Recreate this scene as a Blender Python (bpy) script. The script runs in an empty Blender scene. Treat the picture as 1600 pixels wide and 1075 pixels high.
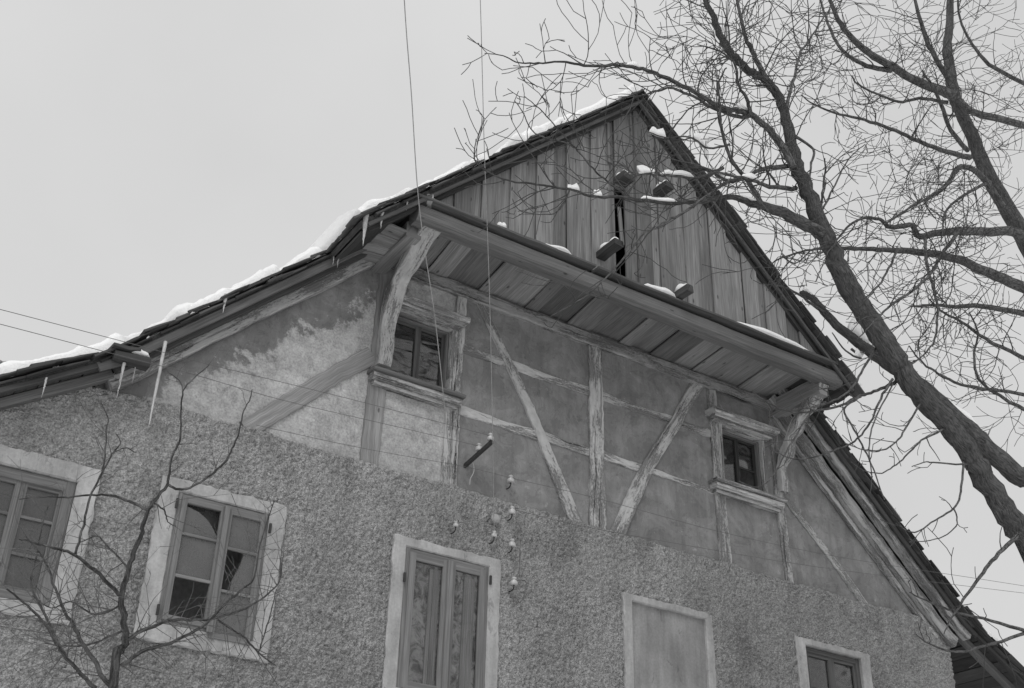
import bpy, bmesh, math, random
import numpy as np
from mathutils import Vector, Matrix
random.seed(11)
NR = np.random.RandomState(5)
sc = bpy.context.scene
C = sc.collection
rad = math.radians

# ------------------------------------------------------------------ camera
FPX, CX, CY, SD = 1886.13, 800.0, 537.5, 10.0
RW = np.array([[0.83591894, 0.29679406, 0.46168475],
               [-0.54831505, 0.41435171, 0.72640434],
               [0.02429263, -0.86036384, 0.50910109]])      # world axes seen in camera (right, down, forward)
cam_d = bpy.data.cameras.new('camera'); cam = bpy.data.objects.new('camera', cam_d); C.objects.link(cam)
cam_d.sensor_width = 36.0; cam_d.lens = 36.0 * FPX / 1600.0; cam_d.clip_end = 2000.0
rgt, dwn, fwd = Vector(RW[:, 0]), Vector(RW[:, 1]), Vector(RW[:, 2])
M = Matrix((( rgt.x, -dwn.x, -fwd.x, 0.0), (rgt.y, -dwn.y, -fwd.y, -SD), (rgt.z, -dwn.z, -fwd.z, 0.0), (0, 0, 0, 1)))
cam.matrix_world = M
sc.camera = cam
GROUND = -1.65

def at(px, py, y):                       # point of the place, at depth y from the wall plane
    d = RW @ np.array([px - CX, py - CY, FPX]); t = (y + SD) / d[1]
    return Vector((d[0] * t, y, d[2] * t))
def px2m(w, p):                          # size of w pixels at point p
    v = RW.T @ np.array([p[0], p[1] + SD, p[2]]); return w * v[2] / FPX

# ------------------------------------------------------------------ sky, sun, exposure (overcast winter day)
SUN_EL, SUN_AZ = 48.0, 222.0             # azimuth of the sun, clockwise from +Y
wd = bpy.data.worlds.new('World'); sc.world = wd; wd.use_nodes = True
nt = wd.node_tree; nt.nodes.clear()
o_ = nt.nodes.new('ShaderNodeOutputWorld'); bg = nt.nodes.new('ShaderNodeBackground')
sky = nt.nodes.new('ShaderNodeTexSky'); sky.sky_type = 'NISHITA'; sky.sun_disc = False
sky.sun_elevation = rad(SUN_EL); sky.sun_rotation = rad(SUN_AZ); sky.dust_density = 4.0; sky.air_density = 1.0
bw = nt.nodes.new('ShaderNodeRGBToBW')
mx = nt.nodes.new('ShaderNodeMix'); mx.data_type = 'FLOAT'; mx.inputs[0].default_value = 0.86
mx.inputs[3].default_value = 7.6                                   # even cloud layer
nt.links.new(sky.outputs[0], bw.inputs[0]); nt.links.new(bw.outputs[0], mx.inputs[2])
tcw = nt.nodes.new('ShaderNodeTexCoord'); cn = nt.nodes.new('ShaderNodeTexNoise'); cn.inputs['Scale'].default_value = 2.2; cn.inputs['Detail'].default_value = 5.0
cr = nt.nodes.new('ShaderNodeMapRange'); cr.inputs[1].default_value = 0.3; cr.inputs[2].default_value = 0.7; cr.inputs[3].default_value = 0.93; cr.inputs[4].default_value = 1.06
cm = nt.nodes.new('ShaderNodeMath'); cm.operation = 'MULTIPLY'
nt.links.new(tcw.outputs['Generated'], cn.inputs['Vector']); nt.links.new(cn.outputs['Fac'], cr.inputs[0]); nt.links.new(cr.outputs[0], cm.inputs[1]); nt.links.new(mx.outputs[0], cm.inputs[0])
nt.links.new(cm.outputs[0], bg.inputs[0]); bg.inputs[1].default_value = 0.1
nt.links.new(bg.outputs[0], o_.inputs[0])
sl = bpy.data.lights.new('sun', 'SUN'); sl.energy = 1.35; sl.angle = rad(35); sl.color = (1, 1, 1)
so = bpy.data.objects.new('sun', sl); C.objects.link(so)
el, az = rad(SUN_EL), rad(SUN_AZ)
sdir = Vector((math.sin(az) * math.cos(el), math.cos(az) * math.cos(el), math.sin(el)))
so.rotation_euler = sdir.to_track_quat('Z', 'Y').to_euler(); so.location = (-20, -30, 40)
sc.view_settings.view_transform = 'Standard'; sc.view_settings.look = 'None'
sc.view_settings.exposure = 0.0; sc.view_settings.gamma = 1.0; sc.view_settings.use_curve_mapping = False

# ------------------------------------------------------------------ materials (black and white film: greys only)
class MT:
    def __init__(s, name, rough=0.9, spec=0.2):
        s.m = bpy.data.materials.new(name); s.m.use_nodes = True
        s.t = s.m.node_tree; s.n = s.t.nodes; s.b = s.n['Principled BSDF']
        s.b.inputs['Roughness'].default_value = rough; s.b.inputs['Specular IOR Level'].default_value = spec
    def new(s, typ, **kw):
        n = s.n.new(typ)
        for k, v in kw.items(): setattr(n, k, v)
        return n
    def link(s, a, b): s.t.links.new(a, b)
    def coord(s, kind='Object', scale=(1, 1, 1), rnd=True):
        tc = s.new('ShaderNodeTexCoord'); out = tc.outputs[kind]
        if rnd:
            oi = s.new('ShaderNodeObjectInfo'); mu = s.new('ShaderNodeMath', operation='MULTIPLY'); mu.inputs[1].default_value = 57.0
            s.link(oi.outputs['Random'], mu.inputs[0])
            ad = s.new('ShaderNodeVectorMath', operation='ADD'); s.link(out, ad.inputs[0]); s.link(mu.outputs[0], ad.inputs[1]); out = ad.outputs[0]
        mp = s.new('ShaderNodeMapping'); mp.inputs['Scale'].default_value = scale; s.link(out, mp.inputs[0])
        return mp.outputs[0]
    def noise(s, vec, scale, detail=4, rough=0.6, dist=0.0):
        n = s.new('ShaderNodeTexNoise'); n.inputs['Scale'].default_value = scale; n.inputs['Detail'].default_value = detail
        n.inputs['Roughness'].default_value = rough; n.inputs['Distortion'].default_value = dist
        s.link(vec, n.inputs['Vector']); return n.outputs['Fac']
    def ramp(s, fac, stops):
        r = s.new('ShaderNodeValToRGB'); e = r.color_ramp.elements
        while len(e) < len(stops): e.new(0.5)
        for k, (p, v) in enumerate(stops): e[k].position = p; e[k].color = (v, v, v, 1)
        s.link(fac, r.inputs[0]); return r.outputs[0]
    def math(s, op, a, b=None, clamp=False):
        n = s.new('ShaderNodeMath', operation=op); n.use_clamp = clamp
        for i, q in enumerate((a, b)):
            if q is None: continue
            if isinstance(q, (int, float)): n.inputs[i].default_value = q
            else: s.link(q, n.inputs[i])
        return n.outputs[0]
    def mix(s, fac, a, b):
        n = s.new('ShaderNodeMix', data_type='FLOAT')
        for i, q in ((0, fac), (2, a), (3, b)):
            if isinstance(q, (int, float)): n.inputs[i].default_value = q
            else: s.link(q, n.inputs[i])
        return n.outputs[0]
    def objrand(s, lo, hi):
        oi = s.new('ShaderNodeObjectInfo'); mr = s.new('ShaderNodeMapRange'); mr.inputs[3].default_value = lo; mr.inputs[4].default_value = hi
        s.link(oi.outputs['Random'], mr.inputs[0]); return mr.outputs[0]
    def color(s, v): s.link(v, s.b.inputs['Base Color'])
    def bump(s, h, strength=0.5, dist=0.01):
        b = s.new('ShaderNodeBump'); b.inputs['Strength'].default_value = strength; b.inputs['Distance'].default_value = dist
        s.link(h, b.inputs['Height']); s.link(b.outputs[0], s.b.inputs['Normal'])

def wood_mat(name, dark, light, vary=0.25, knots=True, bump=0.5):
    """weathered bare wood: grain runs along U"""
    m = MT(name, 0.88, 0.15)
    g = m.noise(m.coord('UV', (1.1, 26, 1)), 1.0, 6, 0.65, 0.6)
    g2 = m.noise(m.coord('UV', (2.2, 120, 1)), 1.0, 3, 0.6, 0.2)
    st = m.noise(m.coord('UV', (0.9, 5, 1)), 1.0, 3, 0.6, 0.4)
    mid = (dark + light) / 2
    v = m.ramp(g, [(0.28, dark * 0.5 + mid * 0.5), (0.5, mid), (0.72, light * 0.6 + mid * 0.4)])
    v = m.math('MULTIPLY', v, m.ramp(g2, [(0.3, 0.68), (0.7, 1.25)]))
    v = m.math('MULTIPLY', v, m.ramp(st, [(0.25, 0.72), (0.75, 1.22)]))
    v = m.math('MULTIPLY', v, m.objrand(1 - vary, 1 + vary))
    if knots:
        vo = m.new('ShaderNodeTexVoronoi'); vo.inputs['Scale'].default_value = 1.0; m.link(m.coord('UV', (3.0, 9.0, 1)), vo.inputs['Vector'])
        k = m.ramp(vo.outputs['Distance'], [(0.06, 0.4), (0.12, 1.0)])
        v = m.math('MULTIPLY', v, k)
    m.color(v); m.bump(m.math('ADD', g, m.math('MULTIPLY', g2, 0.5)), bump, 0.006)
    return m.m

def peel_mat(name, paint, wood, cover=0.5, bump=0.8):
    """old limewash flaking off grey timber, flakes drawn out along the grain"""
    m = MT(name, 0.9, 0.12)
    f = m.math('ADD', m.math('MULTIPLY', m.noise(m.coord('UV', (5.0, 60, 1)), 1.0, 9, 0.76, 0.1), 0.55), m.math('MULTIPLY', m.noise(m.coord('UV', (30.0, 80, 1)), 1.0, 5, 0.7), 0.45))
    big = m.noise(m.coord('UV', (1.5, 6.0, 1)), 1.0, 3, 0.55)
    mask = m.ramp(m.math('ADD', m.math('MULTIPLY', f, 0.7), m.math('MULTIPLY', big, 0.45)), [(0.553 + 0.1 * (cover - 0.5), 1.0), (0.611 + 0.1 * (cover - 0.5), 0.0)])
    g = m.noise(m.coord('UV', (2.0, 75, 1)), 1.0, 5, 0.65, 0.3)
    crack = m.ramp(m.noise(m.coord('UV', (0.55, 24, 1)), 1.0, 5, 0.6, 0.08), [(0.37, 0.22), (0.40, 1.0)])
    wv = m.math('MULTIPLY', m.math('MULTIPLY', m.ramp(g, [(0.25, wood * 0.55), (0.75, wood * 1.35)]), crack), 1.0)
    pv = m.math('MULTIPLY', m.ramp(m.noise(m.coord('UV', (9, 30, 1)), 1.0, 4, 0.6), [(0.2, paint * 0.72), (0.75, paint * 1.08)]), m.math('MAXIMUM', crack, 0.6))
    m.color(m.math('MULTIPLY', m.mix(mask, wv, pv), m.objrand(0.9, 1.1)))
    m.bump(m.math('ADD', m.math('ADD', mask, m.math('MULTIPLY', g, 0.6)), crack), bump, 0.006)
    return m.m

def plaster_smooth(name, base, var=0.2, bump=0.3, sc_=3.0):
    m = MT(name, 0.92, 0.1)
    a = m.noise(m.coord('Object', (1, 1, 0.7)), sc_, 7, 0.65); b = m.noise(m.coord('Object'), 40.0, 5, 0.65)
    v = m.ramp(a, [(0.3, base * (1 - var)), (0.7, base * (1 + var))])
    v = m.math('MULTIPLY', v, m.ramp(b, [(0.25, 0.84), (0.75, 1.12)]))
    v = m.math('MULTIPLY', v, m.ramp(m.noise(m.coord('Object', (1, 1, 0.6)), 6.0, 8, 0.72, 0.6), [(0.37, 0.72), (0.40, 1.0)]))
    v = m.math('MULTIPLY', v, m.ramp(m.noise(m.coord('Object', (14, 14, 1.0)), 1.0, 4, 0.6), [(0.3, 0.82), (0.62, 1.05)]))
    m.color(v); m.bump(m.math('ADD', a, m.math('MULTIPLY', b, 0.4)), bump, 0.01)
    return m.m

def mottled_lining():  # blotchy noise colour for the lining behind the tall window's panes
    m = MT('mottled_lining', 0.9, 0.1)
    oc = m.coord('Object', (1, 1, 0.8), rnd=False)
    v = m.ramp(m.noise(oc, 9.0, 8, 0.72, 0.9), [(0.36, 0.10), (0.45, 0.3), (0.53, 0.58), (0.66, 0.78)])
    v = m.math('MULTIPLY', v, m.ramp(m.noise(oc, 2.5, 3, 0.5), [(0.3, 0.75), (0.65, 1.1)]))
    m.color(v); m.bump(v, 0.5, 0.01); return m.m

def gable_plaster():
    """old dark render of the gable, worn to pale limewash in the lower left bays"""
    m = MT('gable_plaster', 0.93, 0.1)
    oc = m.coord('Object', rnd=False)
    sx = m.new('ShaderNodeSeparateXYZ'); m.link(oc, sx.inputs[0]); X, Z = sx.outputs[0], sx.outputs[2]
    n1 = m.noise(oc, 2.2, 8, 0.7, 0.3); n2 = m.noise(oc, 9.0, 6, 0.7); n3 = m.noise(oc, 45.0, 4, 0.65)
    streak = m.noise(m.coord('Object', (9, 9, 1.2), rnd=False), 1.0, 5, 0.65)
    dark = m.ramp(n1, [(0.28, 0.175), (0.5, 0.215), (0.72, 0.265)])
    dark = m.math('MULTIPLY', dark, m.ramp(streak, [(0.3, 0.86), (0.7, 1.12)]))
    ly = m.ramp(m.noise(oc, 2.9, 9, 0.72, 0.7), [(0.455, 0.84), (0.47, 1.0), (0.55, 1.0), (0.565, 1.13)])
    ly2 = m.ramp(m.noise(oc, 7.5, 6, 0.7, 0.5), [(0.37, 0.82), (0.385, 1.0)])
    dark = m.math('MULTIPLY', m.math('MULTIPLY', dark, ly), ly2)
    # worn patch: below a rising line and left of the window post
    h = m.math('SUBTRACT', m.math('ADD', m.math('MULTIPLY', X, 0.86), 2.98), Z)
    h = m.math('ADD', h, m.math('MULTIPLY', m.math('SUBTRACT', n1, 0.5), 1.5)); h = m.math('ADD', h, m.math('MULTIPLY', m.math('SUBTRACT', n2, 0.5), 0.9))
    left = m.ramp(m.math('MULTIPLY_ADD', X, -1.0, True) if False else m.math('SUBTRACT', 5.66, X), [(0.0, 0.0), (0.02, 1.0)])
    msk = m.math('MULTIPLY', m.ramp(m.math('ADD', m.math('MULTIPLY', h, 0.8), 0.5), [(0.47, 0.0), (0.53, 0.8), (0.6, 1.0)]), left)
    pale = m.math('MULTIPLY', m.math('MULTIPLY', m.ramp(n2, [(0.25, 0.28), (0.5, 0.42), (0.72, 0.54)]), ly2), m.ramp(n1, [(0.36, 0.78), (0.6, 1.06)]))
    pale = m.math('MULTIPLY', pale, m.ramp(n3, [(0.3, 0.72), (0.7, 1.2)]))
    v = m.mix(msk, dark, pale)
    # small flakes of pale wash everywhere
    fl = m.ramp(m.math('ADD', m.math('MULTIPLY', n2, 0.7), m.math('MULTIPLY', m.noise(oc, 1.1, 2, 0.5), 0.4)), [(0.655, 0.0), (0.70, 1.0)])
    v = m.mix(m.math('MULTIPLY', fl, 0.75), v, 0.34)
    hair = m.ramp(m.noise(m.coord('Object', (5, 5, 2.4), rnd=False), 1.3, 3, 0.5, 1.6), [(0.485, 1.0), (0.5, 0.72), (0.515, 1.0)])
    v = m.math('MULTIPLY', v, m.mix(0.6, 1.0, hair))
    m.color(v); m.bump(m.math('ADD', m.math('ADD', n2, m.math('MULTIPLY', n3, 0.5)), m.math('MULTIPLY', msk, -0.4)), 0.55, 0.012)
    return m.m

def roughcast():
    m = MT('roughcast', 0.95, 0.08)
    oc = m.coord('Object', rnd=False)
    big = m.noise(oc, 0.55, 4, 0.6); mid = m.noise(oc, 28.0, 4, 0.7); fine = m.noise(oc, 110.0, 3, 0.6)
    v = m.ramp(big, [(0.32, 0.35), (0.68, 0.50)])
    v = m.math('MULTIPLY', v, m.ramp(mid, [(0.3, 0.80), (0.7, 1.16)]))
    st = m.noise(m.coord('Object', (3.5, 3.5, 0.35), rnd=False), 1.0, 4, 0.6)
    v = m.math('MULTIPLY', v, m.ramp(st, [(0.3, 0.80), (0.7, 1.10)]))
    pt = m.ramp(m.noise(oc, 0.9, 7, 0.72, 0.8), [(0.40, 0.82), (0.46, 1.0), (0.58, 1.0), (0.64, 1.10)])
    v = m.math('MULTIPLY', v, pt)
    vo = m.new('ShaderNodeTexVoronoi'); vo.inputs['Scale'].default_value = 44.0; m.link(oc, vo.inputs['Vector'])
    grit = m.ramp(m.noise(oc, 62.0, 2, 0.5), [(0.36, 0.72), (0.5, 1.0), (0.64, 1.24)])
    v = m.math('MULTIPLY', v, grit)
    m.color(v); m.bump(m.math('ADD', m.math('SUBTRACT', m.math('MULTIPLY', mid, 1.4), m.math('MULTIPLY', vo.outputs['Distance'], 1.1)), m.math('MULTIPLY', fine, 0.7)), 1.0, 0.03)
    return m.m

def bark(name, v0, v1, uv=False):
    m = MT(name, 0.95, 0.08)
    n = m.noise(m.coord('Object'), 9.0, 6, 0.7, 0.4)
    if not uv:
        m.color(m.ramp(n, [(0.3, v0), (0.7, v1)])); m.bump(n, 0.8, 0.015); return m.m
    fu = m.noise(m.coord('UV', (16.0, 42.0, 1)), 1.0, 6, 0.7, 0.6); pl = m.noise(m.coord('UV', (30.0, 60.0, 1)), 1.0, 4, 0.65)
    fur = m.ramp(fu, [(0.34, 0.0), (0.50, 0.7), (0.66, 1.0)])
    m.color(m.math('MULTIPLY', m.mix(fur, v0 * 0.7, v1), m.ramp(n, [(0.3, 0.75), (0.7, 1.35)])))
    m.bump(m.math('ADD', m.math('ADD', fur, m.math('MULTIPLY', pl, 0.5)), m.math('MULTIPLY', n, 0.8)), 1.0, 0.02)
    return m.m

def snow_mat():
    m = MT('snow', 0.7, 0.2)
    m.color(m.ramp(m.noise(m.coord('Object'), 3.0, 5, 0.6), [(0.3, 0.80), (0.7, 0.87)]))
    m.b.inputs['Subsurface Weight'].default_value = 0.15; m.b.inputs['Subsurface Radius'].default_value = (0.05, 0.05, 0.05)
    m.bump(m.math('ADD', m.noise(m.coord('Object'), 14.0, 6, 0.65), m.math('MULTIPLY', m.noise(m.coord('Object'), 70.0, 3, 0.6), 0.4)), 0.6, 0.03)
    return m.m
def ice_mat():
    m = MT('ice', 0.25, 0.5); m.color(m.ramp(m.noise(m.coord('Object'), 12.0, 3), [(0.3, 0.5), (0.7, 0.72)]))
    m.b.inputs['Transmission Weight'].default_value = 0.35; m.b.inputs['IOR'].default_value = 1.31
    return m.m
def flat_mat(name, v, rough=0.7, spec=0.3, metal=0.0):
    m = MT(name, rough, spec); m.b.inputs['Metallic'].default_value = metal
    m.color(m.ramp(m.noise(m.coord('Object'), 30.0, 4), [(0.3, v * 0.8), (0.7, v * 1.2)])); return m.m
def glass_mat(name, dust, dustv, wavy, ior=1.6):
    """old window glass: mirror by Fresnel, clear otherwise, with a film of dust"""
    m = MT(name); m.n.remove(m.b)
    out = m.n['Material Output']
    n = m.noise(m.coord('Object', (1, 1, 2.6)), wavy[0], 1, 0.4, 0.9)
    bp = m.new('ShaderNodeBump'); bp.inputs['Strength'].default_value = wavy[1]; bp.inputs['Distance'].default_value = 0.05; m.link(n, bp.inputs['Height'])
    gl = m.new('ShaderNodeBsdfGlossy'); gl.inputs['Roughness'].default_value = 0.03; m.link(bp.outputs[0], gl.inputs['Normal'])
    tr = m.new('ShaderNodeBsdfTransparent'); tr.inputs[0].default_value = (0.85, 0.85, 0.85, 1)
    fr = m.new('ShaderNodeFresnel'); fr.inputs[0].default_value = ior; m.link(bp.outputs[0], fr.inputs['Normal'])
    m1 = m.new('ShaderNodeMixShader'); m.link(fr.outputs[0], m1.inputs[0]); m.link(tr.outputs[0], m1.inputs[1]); m.link(gl.outputs[0], m1.inputs[2])
    df = m.new('ShaderNodeBsdfDiffuse'); df.inputs[0].default_value = (dustv, dustv, dustv, 1)
    dm = m.ramp(m.noise(m.coord('Object', (1, 1, 0.5)), 5.0, 6, 0.7), [(0.3, dust * 0.7), (0.75, min(1, dust * 1.25))])
    m2 = m.new('ShaderNodeMixShader'); m.link(dm, m2.inputs[0]); m.link(m1.outputs[0], m2.inputs[1]); m.link(df.outputs[0], m2.inputs[2])
    m.link(m2.outputs[0], out.inputs[0]); return m.m

MAT = dict(
    plank=wood_mat('gable_plank_wood', 0.10, 0.29, 0.34), soffit=wood_mat('soffit_wood', 0.13, 0.27, 0.45),
    beam=wood_mat('beam_wood', 0.10, 0.20, 0.1), rafter=wood_mat('rafter_wood', 0.07, 0.17, 0.2),
    stub=wood_mat('stub_wood', 0.04, 0.085, 0.2), board=wood_mat('weathered_board', 0.16, 0.34, 0.15),
    peel=peel_mat('flaking_limewash', 0.48, 0.19, 0.5), peelw=peel_mat('window_limewash', 0.49, 0.2, 0.6), bracket=peel_mat('bracket_limewash', 0.52, 0.2, 0.75, 0.6),
    plate=peel_mat('plate_limewash', 0.36, 0.17, 0.6), brace=peel_mat('bare_brace', 0.33, 0.21, 0.5, 0.6), bracew=wood_mat('brace_wood', 0.15, 0.34, 0.08, True, 0.8), rafpeel=peel_mat('rafter_limewash', 0.40, 0.17, 0.55),
    gable=gable_plaster(), rough=roughcast(), blacksash=wood_mat('black_sash_wood', 0.03, 0.06, 0.1, False, 0.3), surround=plaster_smooth('window_surround_plaster', 0.36, 0.24, 0.6, 4.0), blind=plaster_smooth('blind_panel_plaster', 0.27, 0.22, 0.5, 2.5),  # blacksash: near-black wood for the right gable window's leaves
    mottled=mottled_lining(),
    sash=wood_mat('sash_wood', 0.13, 0.24, 0.1, False, 0.3), darksash=wood_mat('dark_sash_wood', 0.07, 0.12, 0.1, False, 0.3),
    shingle=wood_mat('shingle_wood', 0.04, 0.11, 0.4, False), roof=wood_mat('roof_cover', 0.05, 0.11, 0.1, False),
    room=flat_mat('room_dark', 0.5), snow=snow_mat(), ice=ice_mat(), iron=flat_mat('iron', 0.035, 0.6, 0.3),
    porcelain=flat_mat('porcelain', 0.45, 0.3, 0.4), wire=flat_mat('wire', 0.12, 0.6), cable=flat_mat('cable', 0.32, 0.7),
    bark=bark('tree_bark', 0.09, 0.19, True), twig=bark('twig_bark', 0.055, 0.11), sbark=bark('fruit_bark', 0.08, 0.16, True), stwig=bark('fruit_twig', 0.09, 0.15),
    glass=glass_mat('old_glass', 0.34, 0.18, (2.0, 0.15)), wavy=glass_mat('wavy_glass', 0.06, 0.2, (3.6, 0.10), 1.5), clear=glass_mat('clear_glass', 0.05, 0.3, (2.0, 0.04), 1.35), dark=glass_mat('dark_glass', 0.12, 0.10, (2.0, 0.03), 1.3),
    dusty=glass_mat('dusty_glass', 0.65, 0.17, (2.0, 0.1)), render=plaster_smooth('plain_render', 0.3), fray=wood_mat('frayed_wood', 0.30, 0.62, 0.1))

# ------------------------------------------------------------------ builders
def link_obj(name, me, mat, parent=None):
    o = bpy.data.objects.new(name, me)
    if mat is not None and not me.materials: me.materials.append(mat)
    C.objects.link(o)
    if parent is not None: o.parent = parent
    return o
def tag(o, label=None, cat=None, group=None, kind=None):
    for k, v in (('label', label), ('category', cat), ('group', group), ('kind', kind)):
        if v: o[k] = v
    return o
def empty(name, loc=(0, 0, 0)):
    o = bpy.data.objects.new(name, None); o.empty_display_size = 0.2; C.objects.link(o); o.location = loc; return o
def shade(me, on=True): me.polygons.foreach_set('use_smooth', [on] * len(me.polygons))

class Bag:
    """vertices, faces and uvs of one mesh"""
    def __init__(s): s.v, s.f, s.uv = [], [], []
    def sweep(s, pts, w, h, side, jit=0.0, cham=0.12, rnd=random):
        """bar with chamfered rectangular section along pts: w across `side`, h across the other axis"""
        pts = [Vector(p) for p in pts]; n = len(pts); side = Vector(side)
        W = w if isinstance(w, (list, tuple)) else [w] * n; H = h if isinstance(h, (list, tuple)) else [h] * n
        base = len(s.v); L = 0.0; Ls = []
        for i, p in enumerate(pts):
            t = (pts[min(i + 1, n - 1)] - pts[max(i - 1, 0)]).normalized()
            sd = (side - t * side.dot(t)).normalized(); up = t.cross(sd)
            if i: L += (p - pts[i - 1]).length
            Ls.append(L)
            a, b = W[i] / 2, H[i] / 2; c = cham * min(W[i], H[i])
            jl, jr = rnd.uniform(-jit, jit), rnd.uniform(-jit, jit); jf = rnd.uniform(-jit, jit) * 0.4
            for (x, y) in ((-a + c, -b), (a - c, -b), (a, -b + c), (a, b - c), (a - c, b), (-a + c, b), (-a, b - c), (-a, -b + c)):
                x += jr if x > 0 else jl
                s.v.append(p + sd * x + up * (y + jf * (1 if y > 0 else -1)))
        a, b = W[0], H[0]; vs = [0, a, a, a + b, a + b, 2 * a + b, 2 * a + b, 2 * (a + b), 2 * (a + b)]
        vs = [0.1 * a, 0.9 * a, a + 0.1 * b, a + 0.9 * b, 1.1 * a + b, 1.9 * a + b, 2 * a + 1.1 * b, 2 * a + 1.9 * b, 2 * (a + b) + 0.1 * a]
        for i in range(n - 1):
            for k in range(8):
                k2 = (k + 1) % 8; p0 = base + i * 8; p1 = p0 + 8
                s.f.append((p0 + k, p0 + k2, p1 + k2, p1 + k))
                s.uv += [(Ls[i], vs[k]), (Ls[i], vs[k + 1]), (Ls[i + 1], vs[k + 1]), (Ls[i + 1], vs[k])]
        for q, rev in ((base, True), (base + (n - 1) * 8, False)):
            r = list(range(q, q + 8)); r = r[::-1] if rev else r
            s.f.append(tuple(r)); s.uv += [(0.013 * k, 0.02 * (k % 3)) for k in range(8)]
        return s
    def box(s, lo, hi):
        lo, hi = Vector(lo), Vector(hi); d = hi - lo; m = (lo + hi) / 2
        ax = max(range(3), key=lambda k: d[k])
        e = Vector((0, 0, 0)); e[ax] = d[ax] / 2
        oth = [k for k in range(3) if k != ax]
        sd = Vector((0, 0, 0)); sd[oth[0]] = 1
        return s.sweep([m - e, m + e], d[oth[0]], d[oth[1]], sd, cham=0.04)
    def tube(s, pts, r, sides=6, cap=True, wob=0.0, rnd=random, uv=False):
        pts = [Vector(p) for p in pts]; n = len(pts); base = len(s.v); L = 0
        ref = Vector((0.3, 0.2, 1)); prev = None
        for i, p in enumerate(pts):
            t = (pts[min(i + 1, n - 1)] - pts[max(i - 1, 0)])
            t = t.normalized() if t.length > 1e-9 else Vector((0, 0, 1))
            if prev is None:
                prev = t.cross(ref)
                if prev.length < 1e-3: prev = t.cross(Vector((1, 0, 0)))
            prev = (prev - t * prev.dot(t)).normalized(); b = t.cross(prev)
            rr = r[i] if isinstance(r, (list, tuple)) else r
            for k in range(sides):
                a = 2 * math.pi * k / sides; q = rr * (1 + rnd.uniform(-wob, wob))
                s.v.append(p + prev * math.cos(a) * q + b * math.sin(a) * q)
        for i in range(n - 1):
            for k in range(sides):
                k2 = (k + 1) % sides; p0 = base + i * sides; p1 = p0 + sides
                s.f.append((p0 + k, p0 + k2, p1 + k2, p1 + k))
        if uv:
            Ls = [0.0]
            for i in range(1, n): Ls.append(Ls[-1] + (pts[i] - pts[i - 1]).length)
            circ = 2 * math.pi * (max(r) if isinstance(r, (list, tuple)) else r)
            for i in range(n - 1):
                for k in range(sides): s.uv += [(Ls[i], circ * k / sides), (Ls[i], circ * (k + 1) / sides), (Ls[i + 1], circ * (k + 1) / sides), (Ls[i + 1], circ * k / sides)]
            if cap: s.uv += [(0, 0)] * (2 * sides)
        if cap:
            s.f.append(tuple(range(base + sides - 1, base - 1, -1))); s.f.append(tuple(range(base + (n - 1) * sides, base + n * sides)))
        return s
    def lathe(s, o, axis, prof, sides=12):
        o, axis = Vector(o), Vector(axis).normalized()
        return s.tube([o + axis * (z + 1e-5 * i) for i, (r, z) in enumerate(prof)], [max(r, 1e-4) for r, z in prof], sides)
    def poly(s, pts, thick, normal):
        """flat plate with an outline"""
        n = Vector(normal).normalized(); b = len(s.v); k = len(pts)
        s.v += [Vector(p) for p in pts] + [Vector(p) - n * thick for p in pts]
        s.f.append(tuple(range(b, b + k))); s.f.append(tuple(range(b + 2 * k - 1, b + k - 1, -1)))
        for i in range(k):
            j = (i + 1) % k; s.f.append((b + i, b + k + i, b + k + j, b + j))
        return s
    def build(s, name, mat, parent=None, smooth=False):
        me = bpy.data.meshes.new(name); me.from_pydata([tuple(v) for v in s.v], [], s.f)
        if s.uv and len(s.uv) == len(me.loops):
            uv = me.uv_layers.new(name='UVMap'); uv.data.foreach_set('uv', [c for p in s.uv for c in p])
        me.validate(); me.update()
        if smooth: shade(me)
        bm = bmesh.new(); bm.from_mesh(me); bmesh.ops.recalc_face_normals(bm, faces=bm.faces); bm.to_mesh(me); bm.free()
        return link_obj(name, me, MAT[mat] if isinstance(mat, str) else mat, parent)

def vnoise(x, z, cell, seed):
    """smooth value noise on numpy arrays, about -1..1"""
    r = np.random.RandomState(seed); T = r.uniform(-1, 1, (256, 256))
    u, v = x / cell, z / cell; i, j = np.floor(u).astype(int), np.floor(v).astype(int); fu, fv = u - i, v - j
    fu, fv = fu * fu * (3 - 2 * fu), fv * fv * (3 - 2 * fv)
    g = lambda a, b: T[a % 256, b % 256]
    return (g(i, j) * (1 - fu) + g(i + 1, j) * fu) * (1 - fv) + (g(i, j + 1) * (1 - fu) + g(i + 1, j + 1) * fu) * fv

def grid_mesh(name, P, keep, mat, parent, smooth=True):
    """P: (n, m, 3) points; keep: (n-1, m-1) cells"""
    n, m = P.shape[:2]; idx = np.arange(n * m).reshape(n, m)
    q = np.stack([idx[:-1, :-1], idx[1:, :-1], idx[1:, 1:], idx[:-1, 1:]], -1)[keep]
    used = np.unique(q); remap = np.full(n * m, -1); remap[used] = np.arange(len(used))
    me = bpy.data.meshes.new(name); V = P.reshape(-1, 3)[used]; F = remap[q]
    me.vertices.add(len(V)); me.vertices.foreach_set('co', V.astype(np.float32).ravel())
    me.loops.add(F.size); me.loops.foreach_set('vertex_index', F.astype(np.int32).ravel())
    me.polygons.add(len(F)); me.polygons.foreach_set('loop_start', np.arange(0, F.size, 4, dtype=np.int32))
    me.update(calc_edges=True); me.validate()
    if smooth: shade(me)
    return link_obj(name, me, MAT[mat], parent)

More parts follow.
